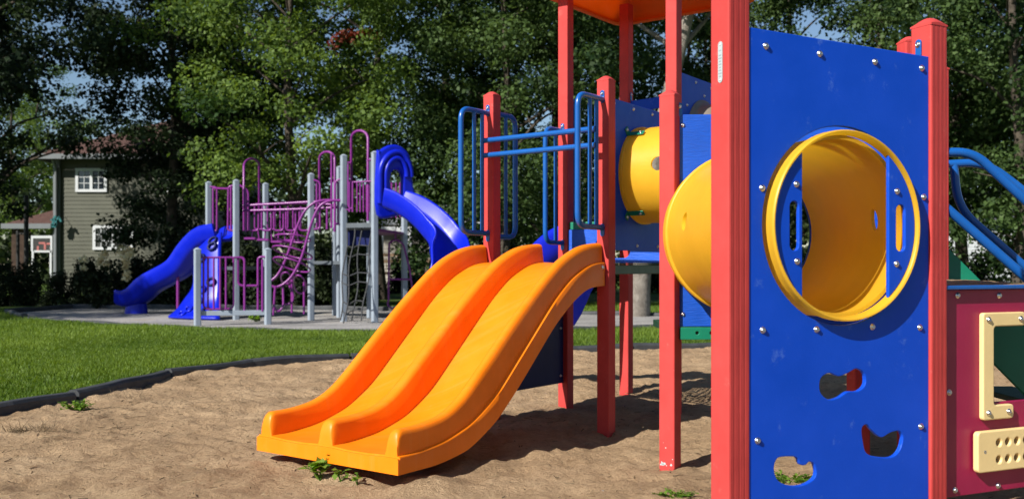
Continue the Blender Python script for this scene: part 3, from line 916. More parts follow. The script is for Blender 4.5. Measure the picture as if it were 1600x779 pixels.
# blue slide leaving the roofed deck at the back
def chute(name, center, width, rim, mat, parent, thick=0.02, sides=None):
    P = smooth_path(center, 8); rows_t = []
    n = len(P)
    for i, c in enumerate(P):
        T = (P[min(i + 1, n - 1)] - P[max(i - 1, 0)]).normalized()
        s_ = T.cross(UP); s_ = s_.normalized() if s_.length > 0.05 else Vector((1, 0, 0))
        u_ = s_.cross(T)
        w = width / 2
        r = rim if not callable(rim) else rim(i / (n - 1))
        sec = [(-w - 0.035, r * 0.92), (-w - 0.025, r), (-w, r * 1.0), (-w + 0.02, r * 0.9), (-w + 0.05, r * 0.35), (-w + 0.11, 0.04), (-w + 0.2, 0.0), (0, -0.015),
               (w - 0.2, 0.0), (w - 0.11, 0.04), (w - 0.05, r * 0.35), (w - 0.02, r * 0.9), (w, r), (w + 0.025, r), (w + 0.035, r * 0.92),
               (w + 0.015, r * 0.55), (w - 0.02, 0.02), (w - 0.10, -0.05), (0, -0.07), (-w + 0.10, -0.05), (-w + 0.02, 0.02), (-w - 0.015, r * 0.55)]
        rows_t.append([c + s_ * a + u_ * b for a, b in sec])
    mb = MB(); mb.grid(rows_t, True, True)
    k = len(rows_t[0])
    mb.add(rows_t[0], [tuple(range(k))]); mb.add(rows_t[-1], [tuple(range(k - 1, -1, -1))])
    return mb.build(name, mat, parent)
cS = (pC + pD) / 2
back_slide = chute('back_slide', [cS + e1 * t + UP * z for t, z in ((0.02, 1.30), (0.25, 1.23), (0.5, 1.02), (0.9, 0.60), (1.3, 0.24), (1.6, 0.14), (1.9, 0.12))], 0.55, 0.17, M['slide_blue'], play)
back_slide['label'] = 'shaded royal blue slide going down behind the red posts'

q0, q1 = V2(X0(938, 8.3), 8.3), V2(X0(866, 7.98), 7.98)
ds_ = (q1 - q0).normalized()
pts_ = [on_plane(u, v, q0, ds_) for u, v in ((939, 428), (929, 442), (921, 458), (914, 474), (907, 490), (896, 508), (864, 508), (864, 426))]
ss = panel('slide_side', pts_, [], 0.04, 0.008, q0, ds_, M['slide_blue'], back_slide)
# ---- blue panel under the deck on side A-C, shade put into its navy colour
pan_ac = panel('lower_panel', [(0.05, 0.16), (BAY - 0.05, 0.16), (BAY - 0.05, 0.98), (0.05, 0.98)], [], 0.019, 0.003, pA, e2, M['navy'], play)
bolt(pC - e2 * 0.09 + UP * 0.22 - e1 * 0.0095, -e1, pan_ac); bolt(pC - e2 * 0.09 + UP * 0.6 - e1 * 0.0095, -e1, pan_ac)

# ---- slide wings and rails
def wing(P, dr, t, zt, zb, parent, bars=(0.55, 0.28), h=0.046):
    f = P + dr * h
    mb = MB()
    path = fillet([f + UP * zt, P + dr * t + UP * zt, P + dr * t + UP * zb, f + UP * zb], 0.085, 8)
    mb.tube(path, 0.0190, 12)
    for b in bars: mb.tube([P + dr * (h + (t - h) * b) + UP * (zt - 0.004), P + dr * (h + (t - h) * b) + UP * (zb + 0.004)], 0.0145, 10)
    o = mb.build('slide_wing', M['rail'], parent)
    tab(f + dr * 0.003 + UP * (zt + 0.018), dr, M['rail'], o, 0.032, 0.085); tab(f + dr * 0.003 + UP * (zb - 0.018), dr, M['rail'], o, 0.032, 0.085)
    return o
wing(pA, -e2, 0.353, 2.205, 1.335, play, bars=(0.52, 0.22))
wing(pB, -e2, 0.35, 2.205, 1.355, play, bars=(0.52, 0.25))
wing(pA, e2, 0.285, 2.215, 1.315, play, bars=(0.5,))
wing(pC, -e2, 0.29, 2.185, 1.285, play, bars=(0.42,))
for z in (2.0, 1.893):
    mb = MB(); a = pA - e2 * 0.10; b = pB - e2 * 0.135
    mb.tube([a + UP * z, b + UP * z], 0.0190, 12)
    mb.build('slide_bar', M['rail'], play)

# ---- orange double slide
R0 = V2(-0.57, 4.80); SW = 1.07
def prof_px(px):
    q = np.array([on_plane(u, v, R0, e2) for u, v in px]); q = q[np.argsort(q[:, 0])]
    return q
rim_c = prof_px([(945, 379), (925, 380.5), (908, 386), (881, 405), (854, 437), (811, 496), (757, 577), (725, 625), (698, 650), (660, 665), (622.5, 672), (600, 677)])
seam_c = prof_px([(945, 409), (932, 410), (919, 414), (892, 435), (865, 470), (811, 558), (773, 620), (736, 662), (693, 690), (650, 706), (622, 713)])
und_c = prof_px([(944, 446), (930, 447), (914, 451), (892, 472), (865, 507), (811, 599), (773, 658), (730, 702), (682, 725), (622, 741)])
def cr(q, t):
    """smooth interpolation of a profile"""
    x = np.interp(t, q[:, 0], q[:, 1])
    return x
ts = np.concatenate([np.array([-0.014, -0.0005, 0.0, 0.0012, 0.004, 0.010, 0.020, 0.034, 0.052, 0.085]), np.linspace(0.11, 1.955, 70)])
def sm(y, k=3):
    for _ in range(k):
        z = y.copy(); z[11:-1] = (y[10:-2] + 2 * y[11:-1] + y[12:]) / 4; y = z
    return y
zr, zb, zu = sm(cr(rim_c, ts), 8), sm(cr(seam_c, ts), 8), sm(cr(und_c, ts), 8)
def orange_slide():
    rows = []
    for t, r_, b_, u_ in zip(ts, zr, zb, zu):
        h = r_ - b_
        if t < 0.05: h *= max(0.0, 1 - ((0.05 - max(t, 0.0)) / 0.05) ** 2.6) ** (1 / 2.6)
        if t < 0: h, b_ = 0.0, b_ - 0.008
        fl = 0.008
        rim = [(0.000, 0.0), (0.006, 0.02), (0.009, 0.72), (0.014, 0.88), (0.026, 0.975), (0.042, 1.0), (0.058, 0.985), (0.072, 0.93), (0.079, 0.82), (0.092, 0.02), (0.097, 0.0)]
        half = [(-0.014, u_), (-0.014, b_ - fl), (-0.009, b_ - 0.001)] + [(a, b_ + k * h) for a, k in rim] + [(0.22, b_ - 0.006), (0.36, b_ - 0.006)]
        cen = SW / 2
        mid = [(-0.060, 0.0), (-0.055, 0.02), (-0.043, 0.82), (-0.036, 0.93), (-0.020, 0.985), (0, 1.0)]
        half += [(cen + a, b_ + k * h) for a, k in mid]
        other = [(SW - a, z) for a, z in half[::-1][1:]]
        sec = half + other
        rows.append([R0 + e2 * t + e1 * a + UP * z for a, z in sec])
    mb = MB(); mb.grid(rows, True)
    k = len(rows[0])
    mb.add(rows[0], [tuple(range(k))]); mb.add(rows[-1], [tuple(range(k - 1, -1, -1))])
    mb.grid([[r[0], r[-1]] for r in rows], True)
    o = mb.build('double_slide', M['orange'], play)
    bm = bmesh.new(); bm.from_mesh(o.data); bmesh.ops.remove_doubles(bm, verts=bm.verts, dist=0.0004)
    bmesh.ops.recalc_face_normals(bm, faces=bm.faces); bm.to_mesh(o.data); bm.free()
    o.data.set_sharp_from_angle(angle=math.radians(42))
    o['label'] = 'orange double slide with two lanes and three rounded rims'
    bolt(R0 + e2 * 1.93 - e1 * 0.012 + UP * 1.09, -e1, o, 1.3)
    return o
slide = orange_slide()

# ---- right hand unit: magenta activity panel, tray, stair
outer = [(0.049, 0.185), (0.952, 0.185), (0.952, 1.005), (0.049, 1.005)]
q0 = on_plane(1546, 509, pI, d24); q1 = on_plane(1546, 628, pI, d24)
win = rrect(q0[0], q1[1], q0[0] + 0.42, q0[1], 0.012)
pan_m = panel('activity_panel', outer, [win], 0.019, 0.003, pI, d24, M['magenta'], play)
pan_m['label'] = 'magenta panel with cream window frame and cream plate of holes'
for u, v in ((1493, 461), (1558, 461), (1489, 764), (1556, 757), (1480, 612)):
    s, z = on_plane(u, v, pI, d24); bolt(pI + d24 * max(s, 0.062) + UP * z + n24 * 0.0095, n24, pan_m)
def P(u, v): return on_plane(u, v, pI, d24)
a, b = P(1526, 488), P(1526, 655)
x0, zt, zb_ = a[0], a[1], b[1]
wv = 0.062
def cshape(x0, sgn, Lt, Lb):
    o = [(0, zb_), (Lb, zb_), (Lb, zb_ + 0.058), (wv, zb_ + 0.058), (wv, zt - 0.056), (Lt, zt - 0.056), (Lt, zt), (0, zt)]
    o = fillet([Vector((q[0], q[1], 0)) for q in o + [o[0], o[1]]], 0.016, 4)[1:-1]
    return [(x0 + sgn * q.x, q.y) for q in o]
for x0_, sg in ((x0, 1), (x0 + 0.52, -1)):
    fr = panel('window_frame', cshape(x0_, sg, 0.245, 0.175), [], 0.022, 0.005, pI + n24 * 0.0206, d24, M['cream'], pan_m)
    for ds, z in ((0.03, zt - 0.028), (0.215, zt - 0.028), (0.03, zb_ + 0.029), (0.145, zb_ + 0.029)):
        bolt(pI + d24 * (x0_ + sg * ds) + UP * z + n24 * 0.0316, n24, fr)
a, b = P(1514, 672), P(1514, 736)
hs = []
for k in range(9):
    for r in (0, 1): hs.append(ngon((a[0] + 0.118 + 0.052 * k, a[1] - 0.05 - 0.068 * r), 0.0155, 18))
pl = panel('hole_plate', rrect(a[0], b[1], a[0] + 0.62, a[1], 0.018), hs, 0.026, 0.005, pI + n24 * 0.0306, d24, M['cream'], pan_m)
bolt(pI + d24 * (a[0] + 0.04) + UP * ((a[1] + b[1]) / 2) + n24 * 0.0356, n24, pl)
# tray on top
bk = -n24
mb = MB(); c = pI + d24 * 0.5 + UP * 1.013
mb.bar(pI + d24 * 0.045 + n24 * 0.016 + UP * 1.014, pI + d24 * 0.955 + n24 * 0.016 + UP * 1.014, 0.045, 0.016)
mb.box(c + d24 * 0.08 + bk * 0.29 - UP * 0.004, d24 * 0.372, bk * 0.282, UP * 0.005)
mb.bar(pI + d24 * 0.21 + bk * 0.58 + UP * 1.018, pI + d24 * 0.95 + bk * 0.58 + UP * 1.018, 0.02, 0.024)
mb.build('play_tray', M['rail'], play, bevel=0.004)

def tray_sand():
    rows = []
    R = random.Random(3)
    for i in range(26):
        row = []
        for j in range(60):
            s = 0.215 + 0.725 * j / 59; t = 0.03 + 0.53 * i / 25
            hh = 0.003 + 0.028 * max(0, float(vnoise(np.array(s * 5.0), np.array(t * 6.0), 31)) + 0.25) + 0.006 * float(vnoise(np.array(s * 40), np.array(t * 40), 32))
            edge = min(1, i / 3, (25 - i) / 3, j / 3, (59 - j) / 3)
            row.append(pI + d24 * s + bk * t + UP * (1.0145 + max(0, hh) * edge))
        rows.append(row)
    mb = MB(); mb.grid(rows, True); return mb.build('tray_sand', M['sand'])
tag(tray_sand(), 'loose sand spread over the blue tray above the magenta panel', 'sand', kind='stuff')

# stair behind the tray
def stringer(y):
    xz = [(2.08, 1.20), (2.15, 1.19), (3.26, 0.08), (3.26, -0.1), (3.05, -0.06), (2.31, 0.69), (2.08, 0.92)]
    return panel('stair_side', [(x, z) for x, z in xz], [], 0.03, 0.003, (0, y, 0), (1, 0, 0), M['green'], play)
stringer(4.75)
for k in range(4):
    mb = MB(); x = 2.22 + k * 0.22; z = 0.86 - k * 0.22
    mb.box((x, 5.05, z), (0.11, 0, 0), (0, 0.27, 0), (0, 0, 0.015)); mb.build('stair_tread', M['deck'], play, bevel=0.004)
def srail(pts_up, pts_low, y, r=0.0225):
    mb = MB()
    pts = [at(u, v, y) for u, v in pts_up] + [at(1745, 445, y), at(1745, 545, y)] + [at(u, v, y) for u, v in pts_low][::-1]
    mb.tube(fillet(pts, 0.13, 9), r, 14)
    return mb.build('hand_rail', M['rail'], play)
srail([(1466, 238), (1521, 238), (1600, 311), (1720, 422)], [(1470, 317), (1600, 431), (1720, 537)], 4.66)
mb = MB(); y = 5.30
mb.tube(fillet([at(1470, 257, y), at(1540, 253, y), at(1600, 298, y), at(1720, 402, y), at(1740, 425, y), at(1740, 520, y), at(1720, 520, y), at(1600, 415, y), at(1497, 325, y), at(1490, 256, y)], 0.14, 9), 0.0225, 12)
mb.build('hand_rail', M['rail'], play)

# ------------------------------------------------------------------ the far play structure on the gravel
far = thing('play_structure', (-4.5, 19.2, 0), 'purple and grey play structure with blue slides on the gravel pad beyond the lawn', 'play structure')
FZ = LAWN_Z - 0.03
def gpost(u, y, vtop, label=None, size=0.115):
    q = at(u, 400, y); z1 = at(u, vtop, y).z
    return post(Vector((q.x, y, 0)), math.radians(-58), z1, M['grey_post'], far, size=size, z0=-0.1, grooves=False, label=label, round_=0.02)
for u, y, vt in ((308.5, 17.4, 390), (418.5, 17.75, 390), (369, 19.3, 283), (326, 20.6, 286), (415, 20.9, 288), (486, 19.2, 273), (537, 18.7, 244),
                 (585.5, 18.4, 239), (530.5, 20.2, 262), (578, 20.0, 250), (632, 20.8, 340), (524, 21.0, 286)):
    gpost(u, y, vt)
def X(u, y): return (u - CU) / FPX * y
def Z(v, y): return CAM_H - (v - CV) / FPX * y
def slab(name, pts, z, th, mat, parent):
    return panel(name, pts, [], th, 0.004, (0, 0, z), (1, 0, 0), mat, parent, uy=(0, 1, 0))
slab('deck', [(X(368, 19.35), 19.35), (X(414, 20.85), 20.85), (X(362, 22.1), 22.1), (X(327, 20.6), 20.6)], 1.05, 0.07, M['grey_deck'], far)
slab('deck', [(X(486, 19.2), 19.2), (X(537, 18.75), 18.75), (X(531, 20.2), 20.2), (X(524, 21), 21.0)], 1.16, 0.07, M['grey_deck'], far)
slab('deck', [(X(538, 18.68), 18.68), (X(584, 18.42), 18.42), (X(577, 20), 20.0), (X(531, 20.2), 20.2)], 1.88, 0.09, M['grey_deck'], far)
slab('deck', [(X(588, 18.6), 18.6), (X(631, 20.75), 20.75), (X(600, 21.4), 21.4), (X(579, 20.1), 20.1)], 1.80, 0.05, M['purple'], far)
# front enclosure of the low deck: sill and railings
mb = MB(); mb.bar(at(312, 489, 17.45), at(414, 488, 17.75), 0.06, 0.09); mb.build('sill', M['grey_post'], far, bevel=0.006)
TR = 0.021
def rail(name, paths, r=TR, rad=0.10, mat='purple', n=8, label=None):
    mb = MB()
    for pth in paths:
        mb.tube(fillet(pth, rad, 6) if len(pth) > 2 else pth, r, n)
    o = mb.build(name, M[mat], far)
    if label: o['label'] = label
    return o
ya, yb = 17.45, 17.6
rail('low_railing', [[at(u, v, 17.45 + (u - 312) * 0.0029) for u, v in ((314, 402), (382, 402), (382, 487))],
     [at(318, 402, ya), at(318, 483, ya), at(365, 482, yb), at(365, 402, yb)]] +
     [[at(u, 402, 17.5), at(u, 483, 17.5)] for u in (325, 334, 344, 353)], r=0.018)
rail('low_railing', [[at(u, v, 17.65) for u, v in ((370, 402), (382, 402), (382, 486))], [at(372, 402, 17.65), at(372, 446, 17.65), at(402, 446, 17.7)],
     [at(u, v, 17.72) for u, v in ((416, 401), (403, 401), (403, 486))], [at(410, 405, 17.72), at(410, 486, 17.72)]])
# left tower railings
rail('tower_railing', [[at(u, v, 20.4) for u, v in ((328, 292), (339, 292), (339, 361), (330, 361))], [at(333, 293, 20.4), at(333, 360, 20.4)], [at(334, 294, 20.3), at(366, 295, 19.5)]])
rail('tower_railing', [[at(u, v, 19.45) for u, v in ((366, 290), (357, 291), (356, 360), (366, 360))], [at(361, 291, 19.45), at(361, 360, 19.45)]])
rail('tower_railing', [[at(u, v, 19.5) for u, v in ((374, 289), (384, 295), (384, 362))], [at(u, v, 19.8) for u, v in ((378, 292), (388, 298), (388, 360))], [at(381, 300, 19.6), at(381, 360, 19.6)]])
def arch(u0, u1, vt, vb0, vb1, y0, y1, r=0.024):
    uc = (u0 + u1) / 2; ru = (u1 - u0) / 2
    yt = (y0 + y1) / 2
    pts = [at(u0, vb0, y0)]
    for k in range(13):
        a = PI - PI * k / 12; y = y0 + (y1 - y0) * k / 12
        pts.append(at(uc + ru * math.cos(a), vt + ru - ru * math.sin(a), y))
    pts.append(at(u1, vb1, y1))
    mb = MB(); mb.tube(pts, r, 8); return mb.build('hoop', M['purple'], far)
arch(381, 405, 248, 326, 360, 19.5, 20.6)
arch(499, 523, 237, 362, 362, 19.3, 19.0)
arch(549, 575, 204, 330, 345, 18.9, 18.6, 0.026)
# bridge: rails, hanging loops and swinging treads
rail('bridge_rail', [[at(380, 321, 19.5), at(455, 317, 19.3), at(524, 313, 19.1)], [at(380, 329, 19.5), at(455, 327, 19.3), at(526, 324, 19.1)]], r=0.026, rad=0.01)
rail('bridge_rail', [[at(400, 319, 20.7), at(486, 317, 20.4), at(526, 320, 20.2)]], r=0.024, rad=0.01)
for u0, y in ((389, 19.5), (409, 19.45), (428, 19.4), (447, 19.35), (468, 19.3)):
    rail('bridge_loop', [[at(u0, 328, y), at(u0, 360, y), at(u0 + 15, 360, y), at(u0 + 15, 328, y)]], rad=0.07, r=0.02)
for u0, y in ((398, 20.5), (418, 20.45), (438, 20.4), (458, 20.4)):
    rail('bridge_loop', [[at(u0, 322, y), at(u0, 358, y), at(u0 + 12, 358, y), at(u0 + 12, 322, y)]], rad=0.06, r=0.018)
for k, (u, v) in enumerate(((399, 373), (419, 375), (440, 378), (460, 376))):
    mb = MB(); y = 19.8
    mb.box(at(u, v, y), (0.11, 0, 0), (0, 0.45, 0), (0, 0, 0.02))
    mb.tube([at(u - 6, v, y - 0.3), at(u - 4, 360, y - 0.3)], 0.014, 6); mb.tube([at(u + 6, v, y - 0.3), at(u + 4, 360, y - 0.3)], 0.014, 6)
    mb.build('bridge_tread', M['purple'], far)
# railings of the middle and high decks
rail('tower_railing', [[at(u, v, 19.05) for u, v in ((490, 281), (500, 284), (500, 357), (491, 358))], [at(495, 284, 19.1), at(495, 356, 19.1)], [at(511, 326, 19), at(511, 358, 19)], [at(518, 240, 19), at(518, 356, 19)]])
rail('tower_railing', [[at(u, v, 18.85) for u, v in ((534, 279), (524, 283), (523, 350), (534, 350))], [at(528, 284, 18.9), at(528, 350, 18.9)]])
rail('high_railing', [[at(541, 285, 18.7), at(581, 283, 18.5)], [at(541, 327, 18.65), at(546, 328, 18.65)]] +
     [[at(u, 284, 18.6), at(u, 331, 18.6)] for u in (546, 551, 558, 563, 568, 573, 577)], r=0.016)
rail('high_railing', [[at(u, v, 18.9) for u, v in ((541, 254), (549, 254))], [at(u, v, 18.5) for u, v in ((574, 250), (583, 250))], [at(u, v, 18.6) for u, v in ((544, 256), (544, 322), (549, 327), (551, 322), (551, 290))]], r=0.018, rad=0.04)
rail('high_railing', [[at(580, 285, 20), at(616, 286, 20.4)]] + [[at(u, 285, 20.2), at(u, 340, 20.2)] for u in (612, 619, 625)], r=0.018)
slab_z = [(at(543, 360, 18.75).x, 18.75), (at(580, 358, 18.5).x, 18.5)]
pn = panel('high_panel', [(0, 1.50), (0.50, 1.50), (0.50, 1.80), (0, 1.80)], [], 0.02, 0.004, (X(542, 18.9), 18.9, 0), (1, -0.3, 0), M['navy'], far)
# curly climber
r1 = [(524, 313), (505, 313), (489, 318), (474, 333), (462, 360), (452, 390), (442, 415), (433, 430), (424, 438)]
r2 = [(532, 313), (514, 314), (499, 323), (488, 345), (480, 372), (471, 402), (458, 428), (445, 442), (432, 448), (422, 446)]
rail('climber_rail', [smooth_path([at(u, v, 18.95 - 0.1 * i / 8) for i, (u, v) in enumerate(r1)], 6)], r=0.026, rad=0.001, n=9)
rail('climber_rail', [smooth_path([at(u, v, 18.55 - 0.1 * i / 9) for i, (u, v) in enumerate(r2)], 6)], r=0.026, rad=0.001, n=9)
def curl(cu, cv, ru, rv, y, tilt, dy):
    pts = []
    for k in range(20):
        a = 2 * PI * k / 20; du, dv = ru * math.cos(a), rv * math.sin(a)
        pts.append(at(cu + du, cv + dv + tilt * du, y + dy * math.sin(a)))
    mb = MB(); mb.tube(pts, 0.017, 8, closed=True); return mb.build('climber_step', M['purple'], far)
for cu_, cv_, ru, rv, ti in ((457, 372, 28, 6, 0.10), (457, 394, 31, 7, 0.26), (456, 413, 29, 8, 0.30), (447, 434, 8, 9, 0.1), (468, 444, 10, 14, 0.35)):
    curl(cu_, cv_, ru, rv, 18.8, ti, 0.35)
rail('climber_foot', [[at(430, 448, 18.4), at(427, 492, 18.4)], [at(442, 448, 18.5), at(443, 478, 18.45), at(435, 488, 18.4), at(428, 480, 18.4), at(429, 455, 18.4)],
     [at(452, 445, 18.6), at(459, 462, 18.6), at(457, 472, 18.6), at(446, 476, 18.6)], [at(456, 432, 18.8), at(456, 488, 18.8)], [at(475, 440, 18.9), at(475, 490, 18.9)]], rad=0.1)
# climbing net
mb = MB(); R = random.Random(2)
cols = []
for k, (ut, ub) in enumerate(((542, 531), (553, 538), (564, 552), (582, 566))):
    top = at(ut, 356, 18.62); bot = at(ub, 500 if k != 1 else 504, 18.0 if k % 2 else 18.15)
    pts = [top.lerp(bot, i / 10) + Vector((0.03 * math.sin(i * 0.9 + k), 0.05 * math.sin(i / 10 * PI), 0)) for i in range(11)]
    cols.append(pts); mb.tube(pts, 0.014, 6)
for i in range(2, 10, 1):
    if i in (4, 7): continue
    mb.tube([cols[0][i], cols[1][i] - Vector((0, 0, .03)), cols[2][i] + Vector((0, 0, 0.02)), cols[3][min(10, i)]], 0.012, 6)
mb.build('climbing_net', M['rope'], far)
# left wave slide with its foot
ls = chute('wave_slide', [at(u, v, y) for u, v, y in ((352, 372, 20.2), (330, 377, 20.4), (309, 396, 20.7), (288, 424, 21.0), (262, 440, 21.3), (240, 452, 21.6), (221, 469, 21.8), (203, 474, 21.95), (190, 472, 22.0))], 0.62, 0.30, M['slide_blue'], far)
ls['label'] = 'royal blue wave slide running down to the left'
mb = MB()
prof_ = [ngon((0, 0), 0.26, 20, 0.2), ngon((0, 0), 0.23, 20, 0.18)]
c = at(213, 480, 21.9)
mb.grid([[(c.x + a, c.y + b, 0.0) for a, b in prof_[0]], [(c.x + a, c.y + b, 0.24) for a, b in prof_[1]]], True, True)
mb.build('slide_foot', M['slide_blue'], far)
rail('slide_leg', [[at(278, 428, 21.0), at(278, 484, 21.0)]], r=0.035)
# blue climbing wall, flaring to the ground
def cwall():
    rows = []
    key = [((316, 383, 20.3), (346, 362, 20.0)), ((304, 394, 20.2), (345, 374, 19.85)), ((302, 420, 20.1), (344, 410, 19.7)), ((300, 447, 20.0), (344, 445, 19.55)), ((288, 466, 19.9), (343, 472, 19.4)), ((275, 483, 19.75), (343, 488, 19.2)), ((262, 494, 19.6), (343, 496.5, 19.0))]
    L = smooth_path([at(*a) for a, b in key], 5); Rr = smooth_path([at(*b) for a, b in key], 5)
    for a, b in zip(L, Rr):
        nrm = (b - a).cross(UP).normalized()
        rows.append([a.lerp(b, j / 12) - nrm * (-0.10 * math.sin(PI * j / 12)) for j in range(13)])
    mb = MB(); mb.grid(rows, True); o = mb.build('climbing_wall', M['slide_blue'], far)
    o['label'] = 'royal blue flaring climbing wall with hand grips'
    sd = o.modifiers.new('thickness', 'SOLIDIFY'); sd.thickness = 0.05
    for i, j in ((8, 5), (16, 6), (20, 6), (12, 3), (24, 9), (24, 4), (27, 3), (4, 9), (6, 9), (14, 9)):
        c = rows[i][j] + Vector((0.02, -0.035, 0)); c.y -= 0.0
        mb = MB(); tan = (rows[min(i + 1, len(rows) - 1)][j] - rows[i - 1][j]).normalized(); sx = (rows[i][j + 1] - rows[i][j - 1]).normalized()
        mb.tube([c + sx * 0.09 * math.cos(2 * PI * k / 14) + tan * 0.075 * math.sin(2 * PI * k / 14) for k in range(14)], 0.026, 6, closed=True)
        mb.build('hand_grip', M['navy'] if (i + j) % 2 else M['slide_blue'], o)
cwall()
# right hand hooded slide
def hood():
    y = 18.25
    out = [(588, 335), (588, 243), (592, 236), (600, 230), (609, 226.5), (620, 227), (630, 233), (638, 243), (641, 262), (644, 290), (652, 320), (652, 338), (625, 336)]
    O = Vector((X(588, 18.35), 18.35, 0)); dd = Vector((0.86, 0.51, 0)).normalized()
    q = [on_plane(u, v, O, dd) for u, v in out]
    hole = [on_plane(u, v, O, dd) for u, v in ((608, 285), (609, 272), (614, 266), (621, 266), (626, 274), (627, 292), (626, 312), (619, 306), (611, 298))]
    o = panel('slide_hood', smooth_loop(q, 4), [smooth_loop(hole, 4)], 0.16, 0.05, O, dd, M['slide_blue'], far, res=3)
    o['label'] = 'royal blue arched slide hood with stepped rim'
    for p_ in o.data.polygons: p_.use_smooth = True
    nn = Vector((dd.y, -dd.x, 0))
    for k, (a, b, h) in enumerate(((26, 36, 0.10), (17.5, 27, 0.135))):
        pts = []
        for i in range(17):
            t = math.radians(188 - 190 * i / 16)
            s, z = on_plane(617 + a * math.cos(t) * (0.86 if math.cos(t) > 0 else 1), 276 - b * math.sin(t) * 1.05, O, dd)
            pts.append(O + dd * s + UP * z + nn * (0.085 + 0.02 * k))
        s, z = on_plane(617 - a, 318, O, dd); pts.insert(0, O + dd * s + UP * z + nn * 0.08)
        mb = MB(); mb.tube(pts, 0.055 - 0.01 * k, 10); mb.build('hood_rim', M['slide_blue'], o)
hood()
rs = chute('hooded_slide', [at(u, v, y) for u, v, y in ((612, 322, 18.25), (632, 330, 18.1), (655, 345, 17.9), (676, 366, 17.7), (694, 392, 17.5), (702, 424, 17.2), (702, 455, 17.0), (698, 482, 16.8), (694, 490, 16.6))], 0.66, 0.34, M['slide_blue'], far)
rs['label'] = 'royal blue curving slide dropping from the hood behind the orange slide'
# loop ladder under the purple deck
rail('loop_ladder', [[at(618, 360, 20.4), at(618, 372, 20.4)], [at(u, v, 20.4) for u, v in ((619, 374), (608, 378), (607, 470), (605, 476), (613, 482))], [at(u, v, 20.5) for u, v in ((619, 374), (630, 380), (640, 420), (646, 462))], [at(607, 436, 20.4), at(642, 436, 20.5)]])

# ------------------------------------------------------------------ houses
def siding(name, rgb, step):
    m, nt, p, out = new_mat(name)
    n = N(nt, 'ShaderNodeTexNoise', Scale=1.5, Detail=5.0); nt.links.new(geo_pos(nt), n.inputs['Vector'])
    nt.links.new(ramp(nt, [(0.3, tuple(c * 0.85 for c in rgb)), (0.7, tuple(c * 1.1 for c in rgb))], n.outputs[0]), p.inputs['Base Color'])
    p.inputs['Roughness'].default_value = 0.7
    return m
M['siding'] = siding('sage_siding', (0.076, 0.079, 0.055), 0.15)
M['siding_pale'] = siding('pale_siding', (0.40, 0.38, 0.33), 0.15)
M['trim'] = plastic('white_trim', (0.52, 0.54, 0.56), 0.5, 0.05, 0.03, 20)
M['trim_grey'] = plastic('pale_grey_trim', (0.14, 0.155, 0.165), 0.5, 0.05, 0.03, 20)
M['shingle'] = rough_mat('brown_shingle', (0.055, 0.030, 0.025), (0.12, 0.066, 0.055), 9, 0.9, 0.8, 0.03)
M['shingle_grey'] = rough_mat('grey_shingle', (0.07, 0.075, 0.085), (0.13, 0.135, 0.15), 9, 0.9, 0.8, 0.03)
M['wood'] = rough_mat('weathered_wood', (0.16, 0.10, 0.06), (0.33, 0.23, 0.15), 6, 0.85, 0.4, 0.02)
M['wood_dark'] = rough_mat('dark_stained_wood', (0.035, 0.022, 0.016), (0.075, 0.048, 0.034), 6, 0.85, 0.4, 0.02)
m, nt, p, out = new_mat('window_glass')
p.inputs['Base Color'].default_value = (0.015, 0.02, 0.028, 1); p.inputs['Roughness'].default_value = 0.06; p.inputs['Specular IOR Level'].default_value = 0.8
M['glass'] = m
M['teal'] = plastic('teal_ornament', (0.01, 0.13, 0.14), 0.4)
M['dark_metal'] = plastic('dark_metal', (0.018, 0.017, 0.016), 0.5)
M['pink'] = plastic('faded_red_trim', (0.38, 0.11, 0.10), 0.6)

def clapboard(mb, x0, x1, y, z0, z1, step=0.16):
    """overlapping boards on a front wall facing -y"""
    n = int((z1 - z0) / step)
    for k in range(n):
        a = z0 + k * step; b = a + step
        mb.add([(x0, y - 0.022, a), (x1, y - 0.022, a), (x1, y - 0.004, b), (x0, y - 0.004, b)], [(0, 1, 2, 3)])
        mb.add([(x0, y - 0.022, a), (x1, y - 0.022, a), (x1, y, a), (x0, y, a)], [(0, 1, 2, 3)])

def window(parent, u0, u1, v0, v1, y, cols, rows_, sashes=2, right_dark=False):
    x0, x1, z1, z0 = X(u0, y), X(u1, y), Z(v0, y), Z(v1, y)
    f = 0.11; yy = y - 0.05
    mb = MB()
    def b(xa, xb, za, zb, d=0.06, yo=0.0): mb.box(((xa + xb) / 2, yy + yo, (za + zb) / 2), ((xb - xa) / 2, 0, 0), (0, d / 2, 0), (0, 0, (zb - za) / 2))
    b(x0, x1, z1 - f, z1); b(x0, x1, z0, z0 + f, 0.075)
    b(x0, x0 + f, z0 + f, z1 - f); b(x1 - f, x1, z0 + f, z1 - f)
    xm = (x0 + x1) / 2
    if sashes == 2: b(xm - f / 2, xm + f / 2, z0 + f, z1 - f)
    w = mb.build('window', M['trim'], parent)
    mb = MB(); mb.add([(x0 + f, yy + 0.02, z0 + f), (x1 - f, yy + 0.02, z0 + f), (x1 - f, yy + 0.02, z1 - f), (x0 + f, yy + 0.02, z1 - f)], [(0, 1, 2, 3)])
    mb.build('pane', M['glass'], w)
    mb = MB(); halves = ((x0 + f, xm - f / 2), (xm + f / 2, x1 - f)) if sashes == 2 else ((x0 + f, x1 - f),)
    for i, (a, c) in enumerate(halves):
        if right_dark and i == 1: continue
        for k in range(1, cols): xx = a + (c - a) * k / cols; b(xx - 0.012, xx + 0.012, z0 + f, z1 - f, 0.02, 0.008)
        for k in range(1, rows_): zz = z0 + f + (z1 - z0 - 2 * f) * k / rows_; b(a, c, zz - 0.012, zz + 0.012, 0.022, 0.007)
    mb.build('grille', M['trim'], w)

